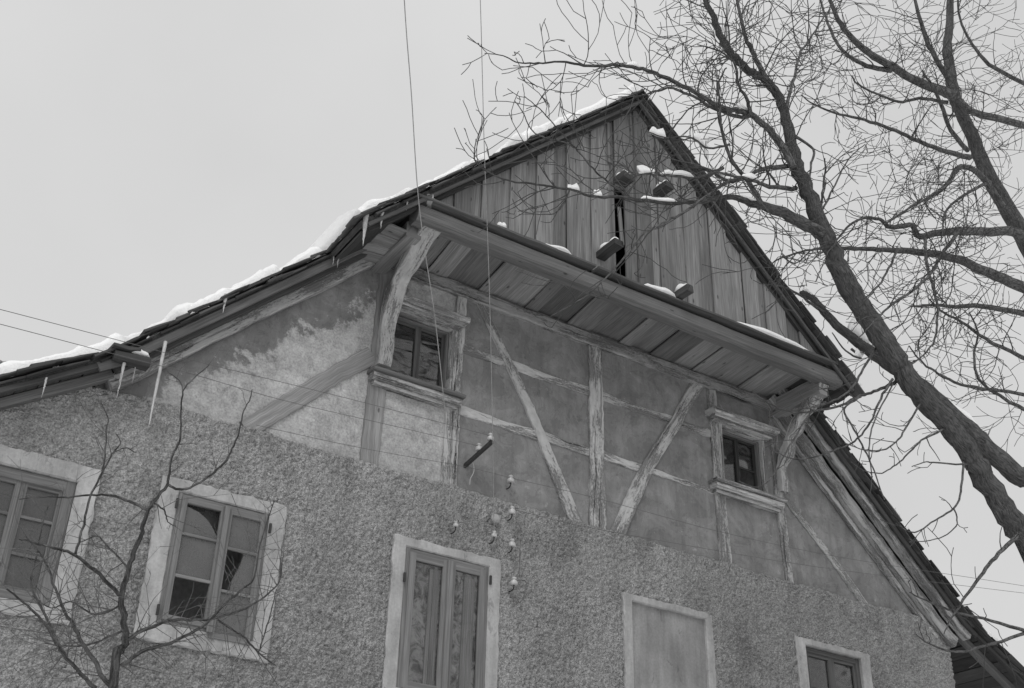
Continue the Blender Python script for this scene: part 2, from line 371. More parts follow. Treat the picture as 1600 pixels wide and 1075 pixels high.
# ------------------------------------------------------------------ ground
gx = np.linspace(-220, 260, 90); gy = np.linspace(-240, 240, 90)
GX, GY = np.meshgrid(gx, gy, indexing='ij')
near = np.exp(-((GX - 6) ** 2 + (GY) ** 2) / 900.0)
GZ = GROUND + 0.9 * vnoise(GX, GY, 30.0, 3) * (1 - near)
g = grid_mesh('ground', np.stack([GX, GY, GZ], -1), np.ones((89, 89), bool), 'snow', None); tag(g, kind='structure')

# ------------------------------------------------------------------ farmhouse
H = empty('farmhouse', (7.5, 0, GROUND))
tag(H, 'derelict half-timbered farmhouse with boarded projecting gable above roughcast walls', 'house')
class _P:                                    # parts are modelled in place: keep world coordinates under the Empty
    pass
def put(o): o.matrix_parent_inverse = Matrix.Translation(-H.location); return o
def part(bag, name, mat, smooth=False): return put(bag.build(name, mat, H, smooth))

# roof planes --------------------------------------------------------
AX, AZ = 7.48, 10.58
PIT = {-1: (math.atan(0.965), 7.62, math.atan(0.66), 9.5), 1: (math.atan(0.935), 8.04, math.atan(0.60), 9.3)}
YV, YL = -1.10, -0.34                         # upper (projecting) and lower verge
SEND = {-1: 5.02, 1: 4.66}
def RP(sd, s, y, n=0.0):
    a, sk, k, _ = PIT[sd]
    p = Vector((AX + sd * math.cos(a) * min(s, sk), y, AZ - math.sin(a) * min(s, sk))); nn = Vector((sd * math.sin(a), 0, math.cos(a)))
    if s > sk:
        p += Vector((sd * math.cos(k), 0, -math.sin(k))) * (s - sk)
        f = min(1, (s - sk) / 0.3); nn = (nn * (1 - f) + Vector((sd * math.sin(k), 0, math.cos(k))) * f).normalized()
    return p + nn * n
def roof_z(x, n):                              # height of a roof layer above x (no kick)
    sd = -1 if x < AX else 1; a = PIT[sd][0]; return AZ - abs(x - AX) * math.tan(a) + n / math.cos(a)

# roughcast wall -----------------------------------------------------
WX0, WX1, BZ = 0.5, 13.18, 5.06
WIN = [  # outer rect, inner rect
    dict(o=(1.0, 2.17, 2.9, 4.26), i=(1.14, 1.99, 3.02, 4.10)), dict(o=(2.69, 3.88, 2.90, 4.36), i=(2.86, 3.72, 3.06, 4.24)),
    dict(o=(5.01, 6.24, 2.75, 4.36), i=(5.15, 6.10, 2.9, 4.26)), dict(o=(7.81, 9.07, 2.75, 4.36), i=(7.93, 8.97, 2.9, 4.28)),
    dict(o=(10.36, 11.6, 2.75, 4.36), i=(10.52, 11.45, 2.9, 4.28))]
xs = np.arange(WX0, WX1 + 0.001, 0.0125); zs = np.arange(2.1, BZ + 0.04, 0.0125)
X, Z = np.meshgrid(xs, zs, indexing='ij')
warp = 0.012 * vnoise(X, Z, 0.05, 40)
lump = np.abs(vnoise(X + warp, Z, 0.036, 1)) ** 0.8 * 0.029 + vnoise(X, Z + warp, 0.021, 2) * 0.010 + vnoise(X, Z, 0.22, 3) * 0.006 + vnoise(X, Z, 1.1, 4) * 0.012
top = BZ + 0.018 * vnoise(X, X * 0, 0.35, 6) + 0.012 * vnoise(X, X * 0, 0.06, 7)
over = np.clip((Z - (top - 0.03)) / 0.035, 0, 1)
Y = (-0.056 - lump) * (1 - over ** 2) + 0.02 * over ** 2
P = np.stack([X, Y, np.minimum(Z, top)], -1)
xc, zc = (xs[:-1] + xs[1:]) / 2, (zs[:-1] + zs[1:]) / 2; XC, ZC = np.meshgrid(xc, zc, indexing='ij')
keep = np.ones(XC.shape, bool)
for w in WIN:
    a, b, c, d = w['o']; keep &= ~((XC > a + 0.03) & (XC < b - 0.03) & (ZC > c + 0.03) & (ZC < d - 0.03))
put(grid_mesh('roughcast_wall', P, keep, 'rough', H))
b = Bag(); b.box((WX0, -0.06, GROUND - 0.3), (WX1, 0.3, 2.12)); part(b, 'lower_wall', 'rough')
b = Bag(); b.box((WX0, 0.02, 2.0), (WX0 + 0.35, 9.2, 5.0)); b.box((WX0, 0.31, GROUND - 0.3), (WX0 + 0.35, 9.2, 2.0)); part(b, 'side_wall', 'render')
b = Bag(); b.box((WX1 - 0.35, 0.02, 2.0), (WX1, 9.2, 5.0)); b.box((WX1 - 0.35, 0.31, GROUND - 0.3), (WX1, 9.2, 2.0)); part(b, 'side_wall', 'render')
b = Bag(); b.poly([(WX0, 9.25, GROUND), (WX1, 9.25, GROUND), (WX1, 9.25, 4.9), (AX, 9.25, 10.3), (WX0, 9.25, 4.0)], 0.2, (0, 1, 0)); part(b, 'back_wall', 'render')

# gable plaster ------------------------------------------------------
UW = [(4.80, 5.57, 6.08, 6.90), (9.44, 10.19, 6.08, 6.91)]
xs = np.arange(1.7, 13.4, 0.03); zs = np.arange(4.98, 7.66, 0.03)
X, Z = np.meshgrid(xs, zs, indexing='ij')
Y = 0.006 * vnoise(X, Z, 0.5, 11) + 0.004 * vnoise(X, Z, 0.16, 12) + 0.002 * vnoise(X, Z, 0.06, 13)
P = np.stack([X, Y, Z], -1); XC, ZC = np.meshgrid((xs[:-1] + xs[1:]) / 2, (zs[:-1] + zs[1:]) / 2, indexing='ij')
lim = np.where(XC < AX, AZ - (AX - XC) * 0.965, AZ - (XC - AX) * 0.935) - 0.2
keep = ZC < lim
for a, b_, c, d in UW: keep &= ~((XC > a) & (XC < b_) & (ZC > c) & (ZC < d))
put(grid_mesh('plaster_wall', P, keep, 'gable', H))

# half timbering -----------------------------------------------------
def timber(name, pts, mat='peel', jit=0.006, yf=-0.018, yb=0.05, step=0.07):
    """pts: (x, z, width) along the member"""
    P3, W = [], []
    for (x0, z0, w0), (x1, z1, w1) in zip(pts[:-1], pts[1:]):
        n = max(1, int(math.hypot(x1 - x0, z1 - z0) / step))
        for k in range(n): t = k / n; P3.append((x0 + (x1 - x0) * t, (yf + yb) / 2, z0 + (z1 - z0) * t)); W.append(w0 + (w1 - w0) * t)
    P3.append((pts[-1][0], (yf + yb) / 2, pts[-1][1])); W.append(pts[-1][2])
    ph = random.uniform(0, 9); W = [w * (1 + 0.025 * math.sin(ph + 0.9 * i * step * 7)) for i, w in enumerate(W)]
    d = Vector(P3[-1]) - Vector(P3[0]); side = Vector((-d.z, 0, d.x))
    yf -= 0.012; b = Bag(); b.sweep(P3, W, yb - yf, side, min(jit, 0.007), 0.1); return part(b, name, mat)
timber('post', [(4.70, 5.0, 0.2), (4.72, 6.1, 0.21), (4.72, 7.42, 0.2)], 'bracew', 0.006)
timber('post', [(5.62, 5.0, 0.18), (5.63, 6.1, 0.17), (5.66, 7.42, 0.13)], 'peelw', 0.006, -0.022)
timber('post', [(7.535, 5.0, 0.24), (7.535, 6.2, 0.2), (7.53, 7.42, 0.19)], 'peel', 0.008, -0.024)
timber('post', [(9.41, 5.0, 0.19), (9.38, 6.3, 0.15), (9.36, 7.42, 0.14)], 'peelw', 0.008, -0.022)
timber('post', [(10.43, 5.0, 0.13), (10.40, 6.2, 0.14), (10.40, 7.36, 0.12)], 'peelw', 0.006, -0.022)
timber('brace', [(5.88, 7.42, 0.07), (6.37, 6.64, 0.12), (6.68, 6.12, 0.12), (7.02, 5.45, 0.15), (7.27, 5.0, 0.17)], 'peel', 0.009, -0.028)
timber('brace', [(9.16, 7.42, 0.17), (8.69, 6.63, 0.15), (8.29, 6.03, 0.16), (7.78, 5.0, 0.2)], 'peel', 0.009, -0.028)
timber('brace', [(10.53, 6.14, 0.09), (11.40, 5.38, 0.11), (11.76, 5.0, 0.12)], 'peel', 0.006, -0.02)
timber('brace', [(4.63, 6.27, 0.2), (4.28, 5.95, 0.19), (3.4, 5.04, 0.2)], 'bracew', 0.007, -0.022)
for x0, x1 in ((5.70, 6.30), (6.34, 7.44), (7.62, 8.74), (8.76, 9.32)):
    timber('rail', [(x0, 6.735, 0.12), ((x0 + x1) / 2, 6.72, 0.10), (x1, 6.735, 0.115)], 'peel', 0.007, -0.008)
for x0, x1, w in ((5.70, 6.76, 0.12), (6.78, 7.44, 0.11), (7.62, 8.22, 0.12), (8.28, 9.32, 0.08)):
    timber('rail', [(x0, 5.97, w), ((x0 + x1) / 2, 5.95, w * 0.85), (x1, 5.955, w)], 'peel', 0.008, -0.008)
timber('wall_plate', [(4.62, 7.45, 0.15), (7.5, 7.44, 0.17), (10.55, 7.44, 0.16)], 'plate', 0.008, -0.05, 0.1)

# purlin, outriggers, brackets --------------------------------------
def line(p, q, step):
    p, q = Vector(p), Vector(q); n = max(1, int((q - p).length / step)); return [p + (q - p) * k / n for k in range(n + 1)]
b = Bag(); b.sweep(line((4.52, -0.93, 7.49), (10.66, -0.93, 7.49), 0.2), 0.2, 0.21, (0, 1, 0), 0.004, 0.2); part(b, 'purlin', 'beam')
b = Bag(); b.sweep(line((4.47, -1.0, 7.63), (6.75, -1.0, 7.64), 0.25), 0.19, 0.03, (0, 1, 0), 0.008); part(b, 'drip_board', 'rafter')
b = Bag(); b.sweep(line((6.78, -1.0, 7.625), (10.55, -1.0, 7.645), 0.25), 0.19, 0.03, (0, 1, 0), 0.008); part(b, 'drip_board', 'rafter')
for x in (4.60, 10.44):
    b = Bag(); b.sweep(line((x, 0.1, 7.39), (x, -0.80 if x < 7 else -0.9, 7.39 if x < 7 else 7.37), 0.15), 0.17, 0.19 if x < 7 else 0.25, (1, 0, 0), 0.004, 0.08); part(b, 'outrigger_beam', 'board')
b = Bag(); b.sweep([(4.72, -0.82, 7.66), (4.62, -1.07, 7.66)], 0.07, 0.09, (1, 0, 0)); part(b, 'wedge', 'fray')
def bracket(x, path, w):
    pts = [Vector((x, y, z)) for y, z in path]
    # smooth
    out = []
    for i in range(len(pts) - 1):
        p0, p1, p2, p3 = pts[max(i - 1, 0)], pts[i], pts[i + 1], pts[min(i + 2, len(pts) - 1)]
        for k in range(5):
            t = k / 5; out.append(0.5 * ((2 * p1) + (p2 - p0) * t + (2 * p0 - 5 * p1 + 4 * p2 - p3) * t * t + (3 * p1 - p0 - 3 * p2 + p3) * t ** 3))
    out.append(pts[-1]); n = len(out)
    b = Bag(); b.sweep(out, [w * (0.8 + 0.3 * k / n) for k in range(n)], [0.12 + 0.05 * math.sin(k * 0.55) for k in range(n)], (1, 0, 0), 0.003, 0.1)
    return part(b, 'bracket', 'bracket')
bracket(4.745, [(-0.03, 6.16), (-0.05, 6.45), (-0.08, 6.72), (-0.17, 6.98), (-0.30, 7.14), (-0.49, 7.25), (-0.68, 7.34), (-0.92, 7.44)], 0.19)
bracket(10.44, [(-0.03, 6.22), (-0.04, 6.48), (-0.09, 6.62), (-0.19, 6.74), (-0.27, 6.90), (-0.36, 6.98), (-0.46, 7.10), (-0.63, 7.20), (-0.9, 7.42)], 0.15)

# soffit boards ------------------------------------------------------
x = 4.70; k = 0; rs = random.Random(8)
while x < 10.36:
    w = rs.choice((0.2, 0.28, 0.34, 0.40, 0.44)); w = min(w, 10.38 - x + 0.02)
    z = 7.545 + (0.032 if k % 2 else 0.0) + rs.uniform(-0.004, 0.006)
    sk = -0.09 + rs.uniform(-0.012, 0.012)
    b = Bag(); b.sweep([(x + w / 2, 0.08, z), (x + w / 2 + sk * 0.5, -0.42, z + rs.uniform(-0.004, 0.004)), (x + w / 2 + sk, -0.9, z)], w + (0.03 if k % 2 else -0.03), 0.02, (1, 0, 0), 0.002, 0.05)
    part(b, 'soffit_plank', 'soffit'); x += w; k += 1
b = Bag(); b.box((4.55, -0.85, 7.60), (10.55, 9.2, 7.63)); part(b, 'attic_floor', 'rafter')

# gable boards -------------------------------------------------------
JX = [4.50, 4.60, 4.76, 4.98, 5.15, 5.32, 5.45, 5.68, 5.81, 6.03, 6.23, 6.45, 6.61, 6.80, 7.03, 7.14, 7.28, 7.46, 7.65, 7.80, 8.01, 8.2, 8.39, 8.62, 8.86, 9.13, 9.33, 9.48, 9.78, 10.04, 10.32, 10.6, 10.85]
rs = random.Random(21)
for i, (a, c) in enumerate(zip(JX[:-1], JX[1:])):
    xm = (a + c) / 2; w = c - a
    yb = -0.92 - (0.036 if i % 2 else 0.0) - rs.uniform(0, 0.006) - (0.02 if a > 7.0 else 0.0)
    edge = min(roof_z(a, -0.11), roof_z(c, -0.11)) + 0.06
    z0 = max(7.655 if a < 7 else 7.66, 0) + rs.uniform(-0.015, 0.05)
    lean = rs.uniform(-0.015, 0.015)
    segs = [(z0, edge)]
    if a == 7.14: segs = [(9.0, edge)]                      # the missing board: dark slot
    for (p, q) in segs:
        if q - p < 0.08: continue
        b = Bag(); n = max(1, int((q - p) / 0.6))
        b.sweep([(xm + lean * (t / n - 0.5), yb, p + (q - p) * t / n) for t in range(n + 1)], w + (0.03 if i % 2 else -0.014), 0.024, (1, 0, 0), 0.003, 0.08, rs)
        for v in b.v[-8:]: v.z = roof_z(v.x, -0.087)
        part(b, 'gable_plank', 'plank')
b = Bag(); b.sweep([(7.035, -0.985, 9.3), (7.03, -0.985, 10.12)], 0.035, 0.03, (1, 0, 0)); part(b, 'batten', 'plank')
b = Bag(); b.sweep([(7.20, -0.955, 8.72), (7.235, -0.955, 8.2)], 0.05, 0.02, (1, 0, 0)); part(b, 'batten', 'plank')
# stub timbers poking out through the boards
STUB = [((6.90, 7.87), 0.36, 0.13, 0.085), ((7.98, 7.70), 0.30, 0.10, 0.10), ((7.80, 9.17), 0.24, 0.13, 0.09), ((7.20, 9.06), 0.2, 0.17, 0.10)]
for (x, z), L, w, h in STUB:
    b = Bag(); b.sweep([(x, -0.7, z), (x, -0.94 - L / 2, z + 0.02), (x + 0.015, -0.94 - L, z + 0.03)], w, h, (1, 0, 0), 0.004, 0.08); part(b, 'beam_end', 'stub')

# roof ---------------------------------------------------------------
roof = put(empty('roof', (AX, 0, AZ))); roof.parent = H; roof.matrix_parent_inverse = Matrix.Translation(-H.location)
def rpart(bag, name, mat, smooth=False):
    o = bag.build(name, mat, roof, smooth); o.matrix_parent_inverse = Matrix.Translation(-Vector((AX, 0, AZ))); return o
for sd in (-1, 1):
    a, sk, kk, send = PIT[sd]
    b = Bag()
    st = [0, 2, SEND[sd]]; stl = [SEND[sd], 6.5, sk, sk + 0.35, send]
    for stations, y0 in ((st, YV + 0.05), (stl, YL + 0.04)):
        for s0, s1 in zip(stations[:-1], stations[1:]):
            base = len(b.v)
            for n in (-0.03, -0.085):
                for (s, y) in ((s0, y0), (s1, y0), (s1, 9.4), (s0, 9.4)): b.v.append(RP(sd, s, y, n))
            for f in ((0, 1, 2, 3), (7, 6, 5, 4), (0, 4, 5, 1), (1, 5, 6, 2), (2, 6, 7, 3), (3, 7, 4, 0)):
                b.f.append(tuple(base + q for q in f)); b.uv += [(0, 0), (1, 0), (1, 1), (0, 1)]
    rpart(b, 'roof_covering', 'roof')
    # verge members : upper barge board and rafter, lower board and rafter
    def along(s0, s1, y, n, w, h, name, mat, jit=0.004, step=0.2):
        m_ = max(2, int((s1 - s0) / step)); bb = Bag()
        bb.sweep([RP(sd, s0 + (s1 - s0) * q / m_, y, n) for q in range(m_ + 1)], w, h, (0, 1, 0), jit, 0.1); return rpart(bb, name, mat)
    along(0.02, SEND[sd] - 0.03, YV + 0.04, -0.105, 0.035, 0.04, 'barge_board', 'rafter')
    along(0.05, SEND[sd] - 0.05, YV + 0.125, -0.125, 0.06, 0.07, 'verge_rafter', 'stub')
    if sd < 0:
        along(SEND[sd] - 0.7, sk + 0.2, YL + 0.03, -0.115, 0.035, 0.085, 'barge_board', 'rafter')
        along(SEND[sd] - 0.75, sk + 0.05, YL + 0.11, -0.155, 0.07, 0.07, 'verge_batten', 'stub')
        along(SEND[sd] - 0.7, sk + 0.1, -0.07, -0.215, 0.13, 0.145, 'verge_rafter', 'rafpeel', 0.008, 0.1)
    else:
        along(SEND[sd] - 0.55, sk + 0.2, YL + 0.03, -0.12, 0.03, 0.07, 'barge_board', 'stub')
        along(SEND[sd] - 0.6, sk + 0.15, YL + 0.12, -0.175, 0.12, 0.10, 'verge_batten', 'rafpeel', 0.008, 0.1)
        along(SEND[sd] - 0.5, sk + 0.1, -0.08, -0.31, 0.15, 0.16, 'verge_rafter', 'rafpeel', 0.01, 0.1)
        along(SEND[sd] - 0.3, sk - 0.1, -0.04, -0.445, 0.07, 0.07, 'verge_moulding', 'peel', 0.008, 0.1)
    along(sk + 0.1, send - 0.05, YL + 0.05, -0.10, 0.06, 0.05, 'eave_board', 'stub')
    along(sk + 0.05, send - 0.1, -0.12, -0.155, 0.10, 0.085, 'sprocket', 'beam')
    # boarding under the projecting end of the upper roof
    for q in range(4):
        s = SEND[sd] - 0.09 - q * 0.2; bb = Bag(); bb.sweep([RP(sd, s, YV + 0.16, -0.115), RP(sd, s, 0.1, -0.115)], 0.19, 0.02, RP(sd, 1, 0) - RP(sd, 0, 0), 0.004); rpart(bb, 'sheathing_board', 'stub')
    # boarding along lower eave underside
    for q in range(5):
        s = sk + 0.2 + q * 0.2
        if s < send - 0.08:
            bb = Bag(); bb.sweep([RP(sd, s, YL + 0.08, -0.10), RP(sd, s, 5.0, -0.10), RP(sd, s, 9.3, -0.10)], 0.19, 0.02, RP(sd, s + 0.1, 0) - RP(sd, s, 0), 0.004); rpart(bb, 'sheathing_board', 'stub')
# light coloured short boards closing the left end of the overhang
for q, (y0, y1) in enumerate(((-0.10, -0.30), (-0.305, -0.44), (-0.445, -0.62), (-0.625, -0.80))):
    b = Bag(); ym = (y0 + y1) / 2; dz = 0.04 * ym * -1
    b.sweep([(4.14 + 0.1 * q / 3, ym, 7.245 + dz + 0.08 * q / 3), (4.36, ym, 7.30 + dz + 0.01 * q), (4.53, ym, 7.32 + dz)], abs(y1 - y0), 0.025, (0, 1, 0), 0.005); part(b, 'cheek_board', 'board')
b = Bag(); b.sweep([(1.99, YL - 0.05, 5.20), (2.14, YL - 0.05, 5.205), (2.30, YL - 0.05, 5.21)], 0.12, 0.085, (0, 1, 0), 0.014, 0.2); part(b, 'beam_end', 'stub')
b = Bag(); b.sweep([(1.95, YL - 0.05, 5.27), (2.10, YL - 0.04, 5.275), (2.2, YL - 0.05, 5.30)], 0.16, 0.03, (0, 1, 0), 0.01); part(b, 'loose_board', 'stub')

# shingles at the verges --------------------------------------------
sh_mesh = []
for k in range(5):
    b = Bag(); w = 0.15 + 0.03 * (k % 3); jag = random.uniform(-0.015, 0.015)
    b.sweep([(0, 0, 0), (0.17, jag * 0.3, 0.002), (0.33, jag, 0)], [w, w * 1.03, w * 0.96], [0.012, 0.018, 0.022], (0, 1, 0), 0.006, 0.15)
    o = b.build('shingle', 'shingle'); sh_mesh.append(o.data); bpy.data.objects.remove(o)
rs = random.Random(4)
def add_shingle(sd, s, y, n, tilt):
    p = RP(sd, s, y, n); t = (RP(sd, s + 0.1, y, n) - RP(sd, s, y, n)).normalized(); yv = Vector((0, 1, 0)) if sd < 0 else Vector((0, -1, 0))
    yv = (yv + t * rs.uniform(-0.1, 0.1)).normalized(); nn = t.cross(yv).normalized()
    if nn.z < 0: nn = -nn
    yv = nn.cross(t)
    m3 = Matrix((t, yv, nn)).transposed(); m3 = m3 @ Matrix.Rotation(-tilt, 3, 'Y') @ Matrix.Rotation(rs.uniform(-0.06, 0.06), 3, 'X')
    o = bpy.data.objects.new('shingle', rs.choice(sh_mesh)); C.objects.link(o); o.parent = roof
    o.matrix_parent_inverse = Matrix.Translation(-Vector((AX, 0, AZ)))
    m4 = m3.to_4x4(); m4.translation = p; o.matrix_basis = m4
for sd in (-1, 1):
    a, sk, kk, send = PIT[sd]; s = 0.0
    while s < send - 0.2:
        yv = YV if s < SEND[sd] - 0.2 else YL
        if rs.random() > 0.06: add_shingle(sd, s, yv + 0.055 + rs.uniform(-0.05, 0.02), -0.012 + rs.uniform(-0.006, 0.015 if sd < 0 else 0.004), rs.uniform(0.0, 0.09 if sd < 0 else 0.02))
        s += 0.125 + rs.uniform(-0.015, 0.02)
    s = 0.0
    while s < send - 0.25:                              # under-course
        yv = YV if s < SEND[sd] - 0.2 else YL
        if rs.random() > 0.1: add_shingle(sd, s + 0.05, yv + 0.07 + rs.uniform(-0.03, 0.02), -0.05, rs.uniform(0.0, 0.03))
        s += 0.2 + rs.uniform(-0.02, 0.03)
    for q in range(6):                                  # edge of the step where the projecting part stops
        add_shingle(sd, SEND[sd] - 0.29 + rs.uniform(-0.03, 0.04), YV + 0.1 + q * 0.13, -0.012, rs.uniform(0.0, 0.05))
for k in range(5): add_shingle(-1 if k % 2 else 1, -0.02 + 0.02 * k, YV + 0.06 + 0.1 * (k // 2), 0.01, 0.02)

# ------------------------------------------------------------------ windows
def wchild(bag, name, mat, par, smooth=False):
    o = bag.build(name, mat, par, smooth); o.matrix_parent_inverse = par['_inv'] if False else Matrix.Translation(-par['_loc_v'] if False else Vector((0, 0, 0))); return o
def rect_ring(o, i, yf, yr, n=24, seed=0):
    """raised plaster band round an opening with its reveal"""
    r = random.Random(seed); v, f = [], []
    def loop(rc, y, j=0.0, jy=0.0):
        x0, x1, z0, z1 = rc; L = []
        for (ax, az, bx, bz) in ((x0, z0, x1, z0), (x1, z0, x1, z1), (x1, z1, x0, z1), (x0, z1, x0, z0)):
            for k in range(n): t = k / n; L.append((ax + (bx - ax) * t + r.uniform(-j, j), y + r.uniform(-jy, jy), az + (bz - az) * t + r.uniform(-j, j)))
        return L
    sh = lambda rc, d: (rc[0] + d, rc[1] - d, rc[2] + d, rc[3] - d)
    loops = [loop(o, -0.03, 0.009), loop(o, yf + 0.008, 0.010, 0.003), loop(sh(o, 0.012), yf, 0.007, 0.003), loop(sh(i, -0.012), yf, 0.002, 0.001), loop(i, yf + 0.012, 0.002), loop(i, yr, 0.0)]
    for L in loops: v += L
    m = 4 * n
    for q in range(len(loops) - 1):
        for k in range(m): k2 = (k + 1) % m; f.append((q * m + k, q * m + k2, (q + 1) * m + k2, (q + 1) * m + k))
    b = Bag(); b.v = [Vector(p) for p in v]; b.f = f; return b
def frame_bag(x0, x1, z0, z1, w, y0, y1, jit=0.002):
    b = Bag(); ym, h = (y0 + y1) / 2, abs(y1 - y0)
    b.sweep(line((x0 + w / 2, ym, z0), (x0 + w / 2, ym, z1), 0.3), w, h, (1, 0, 0), jit, 0.1)
    b.sweep(line((x1 - w / 2, ym, z0), (x1 - w / 2, ym, z1), 0.3), w, h, (1, 0, 0), jit, 0.1)
    e = 0.003
    b.sweep(line((x0 + w - 0.01, ym + e, z1 - w / 2 - e), (x1 - w + 0.01, ym + e, z1 - w / 2 - e), 0.3), w, h, (0, 0, 1), jit, 0.1)
    b.sweep(line((x0 + w - 0.01, ym + e, z0 + w / 2 + e), (x1 - w + 0.01, ym + e, z0 + w / 2 + e), 0.3), w, h, (0, 0, 1), jit, 0.1)
    return b
def room(x0, x1, z0, z1, y0, par, depth=0.8, g=0.12):
    b = Bag()
    X0, X1, Z0, Z1, Y1 = x0 - g, x1 + g, z0 - g, z1 + g, y0 + depth
    b.v = [Vector(p) for p in ((X0, y0, Z0), (X1, y0, Z0), (X1, y0, Z1), (X0, y0, Z1), (X0, Y1, Z0), (X1, Y1, Z0), (X1, Y1, Z1), (X0, Y1, Z1),
                               (x0 - .03, y0, z0 - .03), (x1 + .03, y0, z0 - .03), (x1 + .03, y0, z1 + .03), (x0 - .03, y0, z1 + .03))]
    b.f = [(4, 5, 6, 7), (0, 1, 5, 4), (1, 2, 6, 5), (2, 3, 7, 6), (3, 0, 4, 7), (0, 1, 9, 8), (1, 2, 10, 9), (2, 3, 11, 10), (3, 0, 8, 11)]
    return b.build('room_lining', 'room', par)
def pane(par, pts, y, mat):
    b = Bag(); b.poly([(x, y, z) for x, z in pts], 0.003, (0, -1, 0)); return b.build('pane', mat, par)
YF = -0.098
def lower_window(k):
    w = WIN[k]; b = rect_ring(w['o'], w['i'], YF, 0.14, seed=k); return part(b, 'window', 'surround')
def leaf(par, x0, x1, z0, z1, y, bars, panes, fw=0.05, mat='sash', gmat='glass', rot=None):
    b = frame_bag(x0, x1, z0, z1, fw, y - 0.02, y + 0.02); objs = [b.build('casement', mat, par)]
    a, c = x0 + fw, x1 - fw
    zz = [z0 + fw] + [z0 + (z1 - z0) * t for t in bars] + [z1 - fw]
    for t in bars:
        z = z0 + (z1 - z0) * t; bb = Bag(); bb.sweep([(a - 0.005, y - 0.002, z), (c + 0.005, y - 0.002, z)], 0.026, 0.024, (0, 0, 1), 0.001); objs.append(bb.build('glazing_bar', mat, par))
    for q in range(len(zz) - 1):
        kind = panes[q]
        lo, hi = zz[q] + 0.006 - 0.01, zz[q + 1] - 0.006 + 0.01
        if kind == 'full': objs.append(pane(par, [(a - .008, lo), (c + .008, lo), (c + .008, hi), (a - .008, hi)], y + 0.006, gmat))
        elif kind == 'none': continue
        else: objs.append(pane(par, [(a - .008 + (c - a + .016) * u, lo + (hi - lo) * v) for u, v in kind], y + 0.006, gmat))
    return objs
# leftmost window
w = lower_window(0); a, c, z0, z1 = WIN[0]['i']; room(a, c, z0, z1, 0.13, w)
frame_bag(a, c, z0, z1, 0.09, -0.075, 0.0).build('frame', 'beam', w)
leaf(w, a + 0.07, (a + c) / 2, z0 + 0.06, z1 - 0.07, -0.03, (0.34, 0.67), ('full', 'full', 'full'), mat='beam'); leaf(w, (a + c) / 2, c - 0.07, z0 + 0.06, z1 - 0.07, -0.03, (0.34, 0.67), ('full', 'full', 'full'), mat='beam')
# broken casement window
w = lower_window(1); a, c, z0, z1 = WIN[1]['i']; room(a, c, z0, z1, 0.13, w)
frame_bag(a + 0.002, c - 0.002, z0 + 0.002, z1 - 0.002, 0.05, -0.085, -0.02).build('frame', 'sash', w)
m_ = (a + c) / 2 + 0.02
leaf(w, a + 0.035, m_, z0 + 0.03, z1 - 0.035, -0.085, (0.36, 0.70), ('none', 'full', [(0, 0), (1, 0), (1, 0.12), (0.86, 0.38), (0.66, 0.62), (0.4, 0.8), (0.12, 0.88), (0, 0.9)]), gmat='dusty')
leaf(w, m_ + 0.004, c - 0.03, z0 - 0.05, z1 - 0.045, -0.095, (0.36, 0.69), ('full', [(0.3, 0), (1, 0), (1, 1), (0.62, 1), (0.5, 0.6), (0.34, 0.3)], 'full'), gmat='dusty')
pane(w, [(a + 0.02, z0 + 0.74), (m_ - 0.06, z0 + 0.74), (m_ - 0.19, z0 + 0.98), (m_ - 0.02, z0 + 0.98), (m_ - 0.02, z1 - 0.02), (a + 0.02, z1 - 0.02)], 0.04, 'dusty')
b = Bag(); b.sweep([(m_ + 0.002, -0.125, z0 - 0.01), (m_ - 0.005, -0.12, z1 - 0.04)], 0.05, 0.03, (1, 0, 0), 0.003); b.build('meeting_stile', 'sash', w)
for (hx, hz) in ((a - 0.012, z1 - 0.12), (a - 0.012, z0 + 0.1), (c + 0.012, z1 - 0.14)):
    b = Bag(); b.sweep([(hx, -0.112, hz - 0.045), (hx, -0.112, hz + 0.045)], 0.022, 0.02, (1, 0, 0)); b.build('hinge', 'iron', w)
# tall window with mottled lining
w = lower_window(2); a, c, z0, z1 = WIN[2]['i']; room(a, c, z0, z1, 0.13, w, 0.5)
frame_bag(a + 0.002, c - 0.002, z0, z1 - 0.002, 0.055, -0.09, -0.02).build('frame', 'sash', w)
m_ = (a + c) / 2 + 0.01
leaf(w, a + 0.04, m_, z0, z1 - 0.045, -0.085, (), ('full',), 0.07, gmat='clear'); leaf(w, m_ + 0.004, c - 0.04, z0, z1 - 0.045, -0.085, (), ('full',), 0.07, gmat='clear')
b = Bag(); b.sweep([(m_, -0.122, z0), (m_, -0.122, z1 - 0.05)], 0.055, 0.03, (1, 0, 0), 0.002); b.build('meeting_stile', 'sash', w)
b = Bag(); b.box((a + 0.01, -0.055, z0), (c - 0.01, -0.03, z1 - 0.01)); b.build('mottled_lining', 'mottled', w)
for (x0, ww) in ((a + 0.30, 0.045), (a + 0.36, 0.075), (m_ + 0.25, 0.13)):
    b = Bag(); b.sweep([(x0, -0.064, z0), (x0 + 0.005, -0.064, z1 - 0.16)], ww, 0.014, (1, 0, 0), 0.003); b.build('inner_post', 'fray', w)
for (hx, hz) in ((a - 0.01, z1 - 0.32), (c + 0.01, z1 - 0.14)):
    b = Bag(); b.sweep([(hx, -0.112, hz - 0.045), (hx, -0.112, hz + 0.045)], 0.022, 0.02, (1, 0, 0)); b.build('hinge', 'iron', w)
# blind window
w = lower_window(3); a, c, z0, z1 = WIN[3]['i']
b = Bag(); b.box((a - 0.05, -0.055, z0 - 0.02), (c + 0.05, 0.0, z1 + 0.05)); b.build('blind_panel', 'blind', w)
